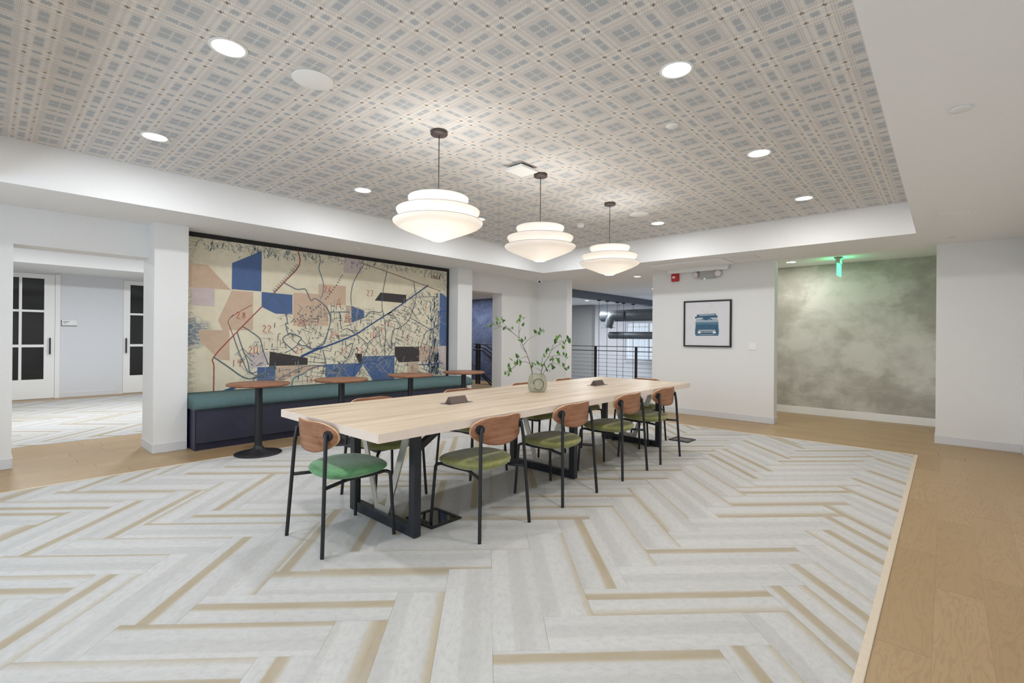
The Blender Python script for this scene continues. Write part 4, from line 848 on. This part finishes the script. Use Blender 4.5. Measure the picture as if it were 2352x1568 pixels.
for (dx, dz, rr) in ((0,-.072,.018),(-.014,-.095,.008),(.014,-.095,.008)):
    s_ = cd.cross(Vector((0,0,1))).normalized(); p = Vector((0,0,dz))+cd*(.036 if rr > .01 else .032)+s_*dx; obj('lens', MB().tube([p, p+cd*.014], rr, 14), 'blackmat', cm)
# ------------------------------------------------------------------ far wall fittings
pc = thing('framed_picture', 'square black framed print of a blue typewriter on the far wall', 'picture', (-2.862,7.868,1.51))
W2, H2 = .378, .376; f_ = MB()
f_.box((-W2,-.035,-H2),(W2,-.002,-H2+.022)).box((-W2,-.035,H2-.022),(W2,-.002,H2)).box((-W2,-.035,-H2+.022),(-W2+.022,-.002,H2-.022)).box((W2-.022,-.035,-H2+.022),(W2,-.002,H2-.022))
obj('frame', f_, 'blackmat', pc, bevel=.001); obj('print_sheet', MB().box((-W2+.022,-.020,-H2+.022),(W2-.022,-.004,H2-.022)), 'paper', pc)
# print coordinates: u,v in zoom pixels of the sheet -> metres
def pu(a, b): return ((a-815)/1225*.712, -(b-745)/1225*.712)
def shape(name, pts, mat, k):
    q = [pu(*p) for p in pts]; ar = sum(q[j-1][0]*q[j][1]-q[j][0]*q[j-1][1] for j in range(len(q)))
    if ar < 0: q = q[::-1]
    y = -.020-.0003*k; return obj(name, MB().add([(a, y, b) for a, b in q], [tuple(range(len(q)))]), mat, pc)
shape('typewriter_body', [(500,680),(1125,680),(1130,820),(1145,950),(1140,1040),(1120,1080),(510,1085),(485,1040),(485,930),(500,820)], 'typemid', 1)
shape('typewriter_shadow', [(515,1060),(1125,1060),(1120,1082),(512,1087)], 'typeblue', 2)
shape('typewriter_hood', [(530,605),(1090,600),(1125,670),(1122,705),(500,705),(503,670)], 'typelight', 2)
shape('typewriter_front', [(515,770),(1110,770),(1115,880),(1125,1030),(1000,1035),(640,1040),(505,1030),(510,880)], 'typeblue', 3)
shape('typewriter_carriage', [(545,490),(1060,470),(1065,520),(1105,535),(1105,585),(1000,585),(560,580),(500,605),(482,590),(485,550),(530,540)], 'typeblue', 3)
shape('typewriter_platen', [(600,500),(1040,485),(1040,515),(600,528)], 'typelight', 4)
shape('typewriter_ribbon', [(640,650),(720,580),(880,575),(980,640),(920,645),(880,620),(850,648),(750,648),(710,625)], 'typeblue', 4)
shape('typewriter_bar', [(640,1045),(1000,1040),(1000,1058),(640,1062)], 'typelight', 4)
kb = MB()
for v, u0, u1, n_, s_ in ((930,600,1025,12,15),(978,665,975,8,15)):
    for i in range(n_):
        u = u0+(u1-u0)*i/(n_-1); q = [pu(u+s_*math.cos(a*math.pi/4), v+s_*math.sin(a*math.pi/4)) for a in range(8)]; kb.add([(a, -.0215, b) for a, b in q], [tuple(range(8))[::-1], tuple(range(8))][:1])
for u in (605, 1020): q = [pu(u+a, 988+b) for a, b in ((-38,-30),(38,-30),(38,28),(-38,28))]; kb.add([(a, -.0216, b) for a, b in q], [(0,1,2,3)])
obj('typewriter_keys', kb, 'keyw', pc)
dt = MB()
for v in (805, 850):
    for i in range(11): u = 570+i*45; q = [pu(u-7, v+8), pu(u+5, v+8), pu(u+9, v-8), pu(u-3, v-8)]; dt.add([(a, -.0215, b) for a, b in q], [(0,1,2,3)])
obj('typewriter_typebars', dt, 'typemid', pc)
sk = MB()
for a, b in (((760,465),(710,370)),((815,460),(865,390)),((320,880),(380,830)),((330,800),(370,740)),((900,260),(930,235)),((930,300),(965,285)),((980,260),(995,240)),((880,190),(920,185)),((1050,370),(1075,380)),((955,340),(975,345)),((370,570),(392,585))):
    p0_, p1_ = pu(*a), pu(*b); sk.ribbon([p0_, p1_], .004, -.0212, 'y')
obj('ink_splashes', sk, 'greyplastic', pc)
al = thing('fire_alarm', 'small red fire alarm strobe high on the far wall', 'alarm', (-3.392,7.868,2.305))
obj('housing', MB().box((-.062,-.055,-.078),(.062,-.001,.078)), 'red', al, bevel=.012, seg=3); obj('strobe_lens', MB().box((-.035,-.075,-.03),(.012,-.055,.008)), 'clear', al, bevel=.006)
el = thing('emergency_light', 'grey two-headed emergency light on the far wall above the picture', 'emergency light', (-2.85,7.868,2.30))
obj('housing', MB().box((-.13,-.07,-.062),(.13,-.001,.072)), 'greyplastic', el, bevel=.012, seg=2)
for sx in (-1, 1):
    d_ = Vector((sx*.55, -1, -.25)).normalized(); p = Vector((sx*.155, -.05, .01)); obj('lamp_head', MB().tube([p-d_*.03, p+d_*.02, p+d_*.045], [.025,.052,.056], 20), 'greyplastic', el); obj('lamp_lens', MB().tube([p+d_*.0455, p+d_*.049], [.046,.044], 20), 'clear', el)
obj('indicator_led', MB().lathe([(0,-.006),(.006,-.004),(.006,.0)], (-.045,-.06,-.063), 10), 'led', el)
sw = thing('light_switch', 'double white rocker switch plate right of the typewriter picture', 'switch', (-2.178,7.868,1.157))
obj('plate', MB().box((-.058,-.007,-.058),(.058,-.001,.058)), 'white', sw, bevel=.002)
for x in (-.023, .023): obj('rocker', MB().add([(x-.016,-.012,-.033),(x+.016,-.012,-.033),(x+.016,-.007,-.033),(x-.016,-.007,-.033),(x-.016,-.008,.033),(x+.016,-.008,.033),(x+.016,-.007,.033),(x-.016,-.007,.033)], [(0,1,5,4),(1,2,6,5),(3,0,4,7),(4,5,6,7),(0,3,2,1)]), 'plastic', sw)
ex = thing('exit_sign', 'green glowing edge-lit sign hanging edge-on before the cloudy recess wall', 'sign', (-1.205,8.71,2.51))
obj('canopy', MB().box((-.055,-.09,-.022),(.055,.09,-.0005)), 'greyplastic', ex, bevel=.004); obj('housing', MB().box((-.028,-.13,-.095),(.028,.13,-.0225)), 'greyplastic', ex, bevel=.004)
obj('lit_panel', MB().box((-.010,-.15,-.275),(.010,.15,-.096)), 'green_lit', ex, bevel=.003)
lg_ = bpy.data.lights.new('exit_glow', 'POINT'); lg_.energy = .8; lg_.color = (.1, 1, .35); lg_.shadow_soft_size = .03
for sx in (-.07, .07): o = bpy.data.objects.new('exit_glow', lg_); COL.objects.link(o); o.location = (-1.205+sx, 8.71, 2.44)
# room plaque beyond the left opening
pq = thing('room_plaque', 'small cream room plaque on the wall between the two glazed doors', 'sign', (-12.829,1.135,1.47))
obj('plate', MB().box((0,-.11,-.052),(.012,.11,.052)), 'keyw', pq); obj('plate_edge', MB().box((0,-.118,-.062),(.010,.11,-.0525)).box((0,-.118,-.052),(.010,-.1105,.052)), 'blackmat', pq)
pt = MB(); pt.box((.0121,-.09,.018),(.0126,.0,.030)); pt.box((.0121,-.09,-.008),(.0126,-.04,.002)); obj('plate_lettering', pt, 'ink_x', pq)
# ------------------------------------------------------------------ stair railing, atrium railing, ducts, hanging cables
sr = thing('stair_railing', 'black stair railing in front of the blue wall beyond the doorway', 'railing', (-9.28,8.9,0))
def so(name, mb): o = obj(name, mb, 'black', sr); o.location = (9.28,-8.9,0); return o
for x in (-9.335,-9.235): so('post', MB().box((x-.025,8.88,.006),(x+.025,8.92,1.075)))
so('top_rail', MB().tube([(-9.43,8.9,1.075),(-8.3,8.9,1.075)], .013, 8)); so('mid_rail', MB().tube(fillet([(-9.43,8.9,.985),(-9.09,8.9,.985),(-7.9,8.9,.38)], .06), .018, 8)); so('handrail', MB().tube(fillet([(-9.43,8.87,.915),(-9.12,8.87,.925),(-7.9,8.87,.20)], .06), .024, 8)); so('sloping_rail', MB().tube(fillet([(-9.1,8.9,1.08),(-9.05,8.9,1.075),(-7.9,8.9,.50)], .05), .02, 8))
for k, (z0, z1) in enumerate(((.30,-.28),(.235,-.37))): so('stringer', MB().add([(-9.15,8.885,z0),(-8.2,8.885,z1),(-8.2,8.915,z1),(-9.15,8.915,z0),(-9.15,8.885,z0+.03),(-8.2,8.885,z1+.03),(-8.2,8.915,z1+.03),(-9.15,8.915,z0+.03)], [(0,3,2,1),(4,5,6,7),(0,1,5,4),(2,3,7,6),(0,4,7,3),(1,2,6,5)]))
so('stringer', MB().tube([(-9.9,8.9,.78),(-9.335,8.9,.43)], .02, 8))
for k in range(7): so('cable', MB().tube([(-9.1,8.9,.90-.095*k),(-8.2,8.9,.45-.095*k)], .004, 5))
rg = thing('railing', 'black cable railing across the opening to the atrium', 'railing', (-5.6,9.8,0))
def go(name, mb, mat='black'): o = obj(name, mb, mat, rg); o.location = (5.6,-9.8,0); return o
for x in (-7.25,-6.185,-5.13,-4.08): go('post', MB().box((x-.025,9.782,.0065),(x+.025,9.818,1.06)))
go('top_rail', MB().box((-7.9,9.775,1.06),(-3.56,9.825,1.075))); go('mid_rail', MB().box((-7.9,9.79,.955),(-3.56,9.81,.972)))
for z in (.868,.78,.687,.595,.503,.41,.32,.23,.14): go('cable', MB().tube([(-7.9,9.8,z),(-3.56,9.8,z)], .0035, 6), 'black')
def duct(name, label, segs, x0=0):
    t = thing(name, label, 'duct', (-6.0,12.5,1.9)); return t
d1 = thing('air_duct', 'large round galvanised air duct below the atrium ceiling, with a drooping elbow', 'duct', (-6.5,12.5,1.92))
obj('duct_pipe', MB().lathe([(.0,0),(.166,0),(.172,.01),(.172,3.7),(0,3.7)], n=32, cap=False), 'duct', d1).matrix_local = Matrix.Translation((-1.17,0,0)) @ Matrix.Rotation(R(90), 4, 'Y')
ep = fillet([(-.35,-.10,.0),(-.75,-.16,.02),(-.85,-.2,-.35)], .34, 7); obj('elbow', MB().tube([p for p in ep], .128, 20), 'duct', d1); obj('outlet_flange', MB().lathe([(.10,0),(.195,0),(.20,.008),(.135,.02)], (ep[-1].x,ep[-1].y,ep[-1].z-.006), 32, False), 'duct', d1)
for x in (-.6, .6): obj('hanger', MB().tube([(x,0,.17),(x,0,.455)], .004, 5), 'black', d1)
d2 = thing('air_duct', 'smaller dark round air duct lower down, before the atrium window', 'duct', (-6.2,12.5,1.345))
obj('duct_pipe', MB().lathe([(0,0),(.096,0),(.103,.01),(.103,3.0),(0,3.0)], n=28, cap=False), 'duct', d2).matrix_local = Matrix.Translation((-1.21,0,0)) @ Matrix.Rotation(R(90), 4, 'Y')
obj('hanger', MB().tube([(-.6,0,.10),(-.6,0,.40)], .004, 5), 'black', d2)
obj('hanger', MB().tube([(.9,0,.10),(.9,0,.40)], .004, 5), 'black', d2)
HC = [10.93,11.34,11.87,12.22,12.80]
for i, y in enumerate(HC):
    t = thing('hanging_lamp', 'black ceiling cap with a thin cable dropping past the atrium railing, %s from the left' % ('first','second','third','fourth','fifth')[i], 'lamp', (-6.80,y,2.27), 0, 'hanging lamp cables under the grey beam')
    obj('canopy', MB().lathe([(0,-.0005),(.055,-.0005),(.055,-.028),(0,-.028)], n=24, cap=False), 'black', t); obj('cable', MB().tube([(0,0,-.028),(0,0,-4.2)], .006, 6), 'black', t)
    obj('lamp_shade', MB().lathe([(.02,-4.2),(.07,-4.32),(.075,-4.45)], n=20, cap=False), 'black', t)
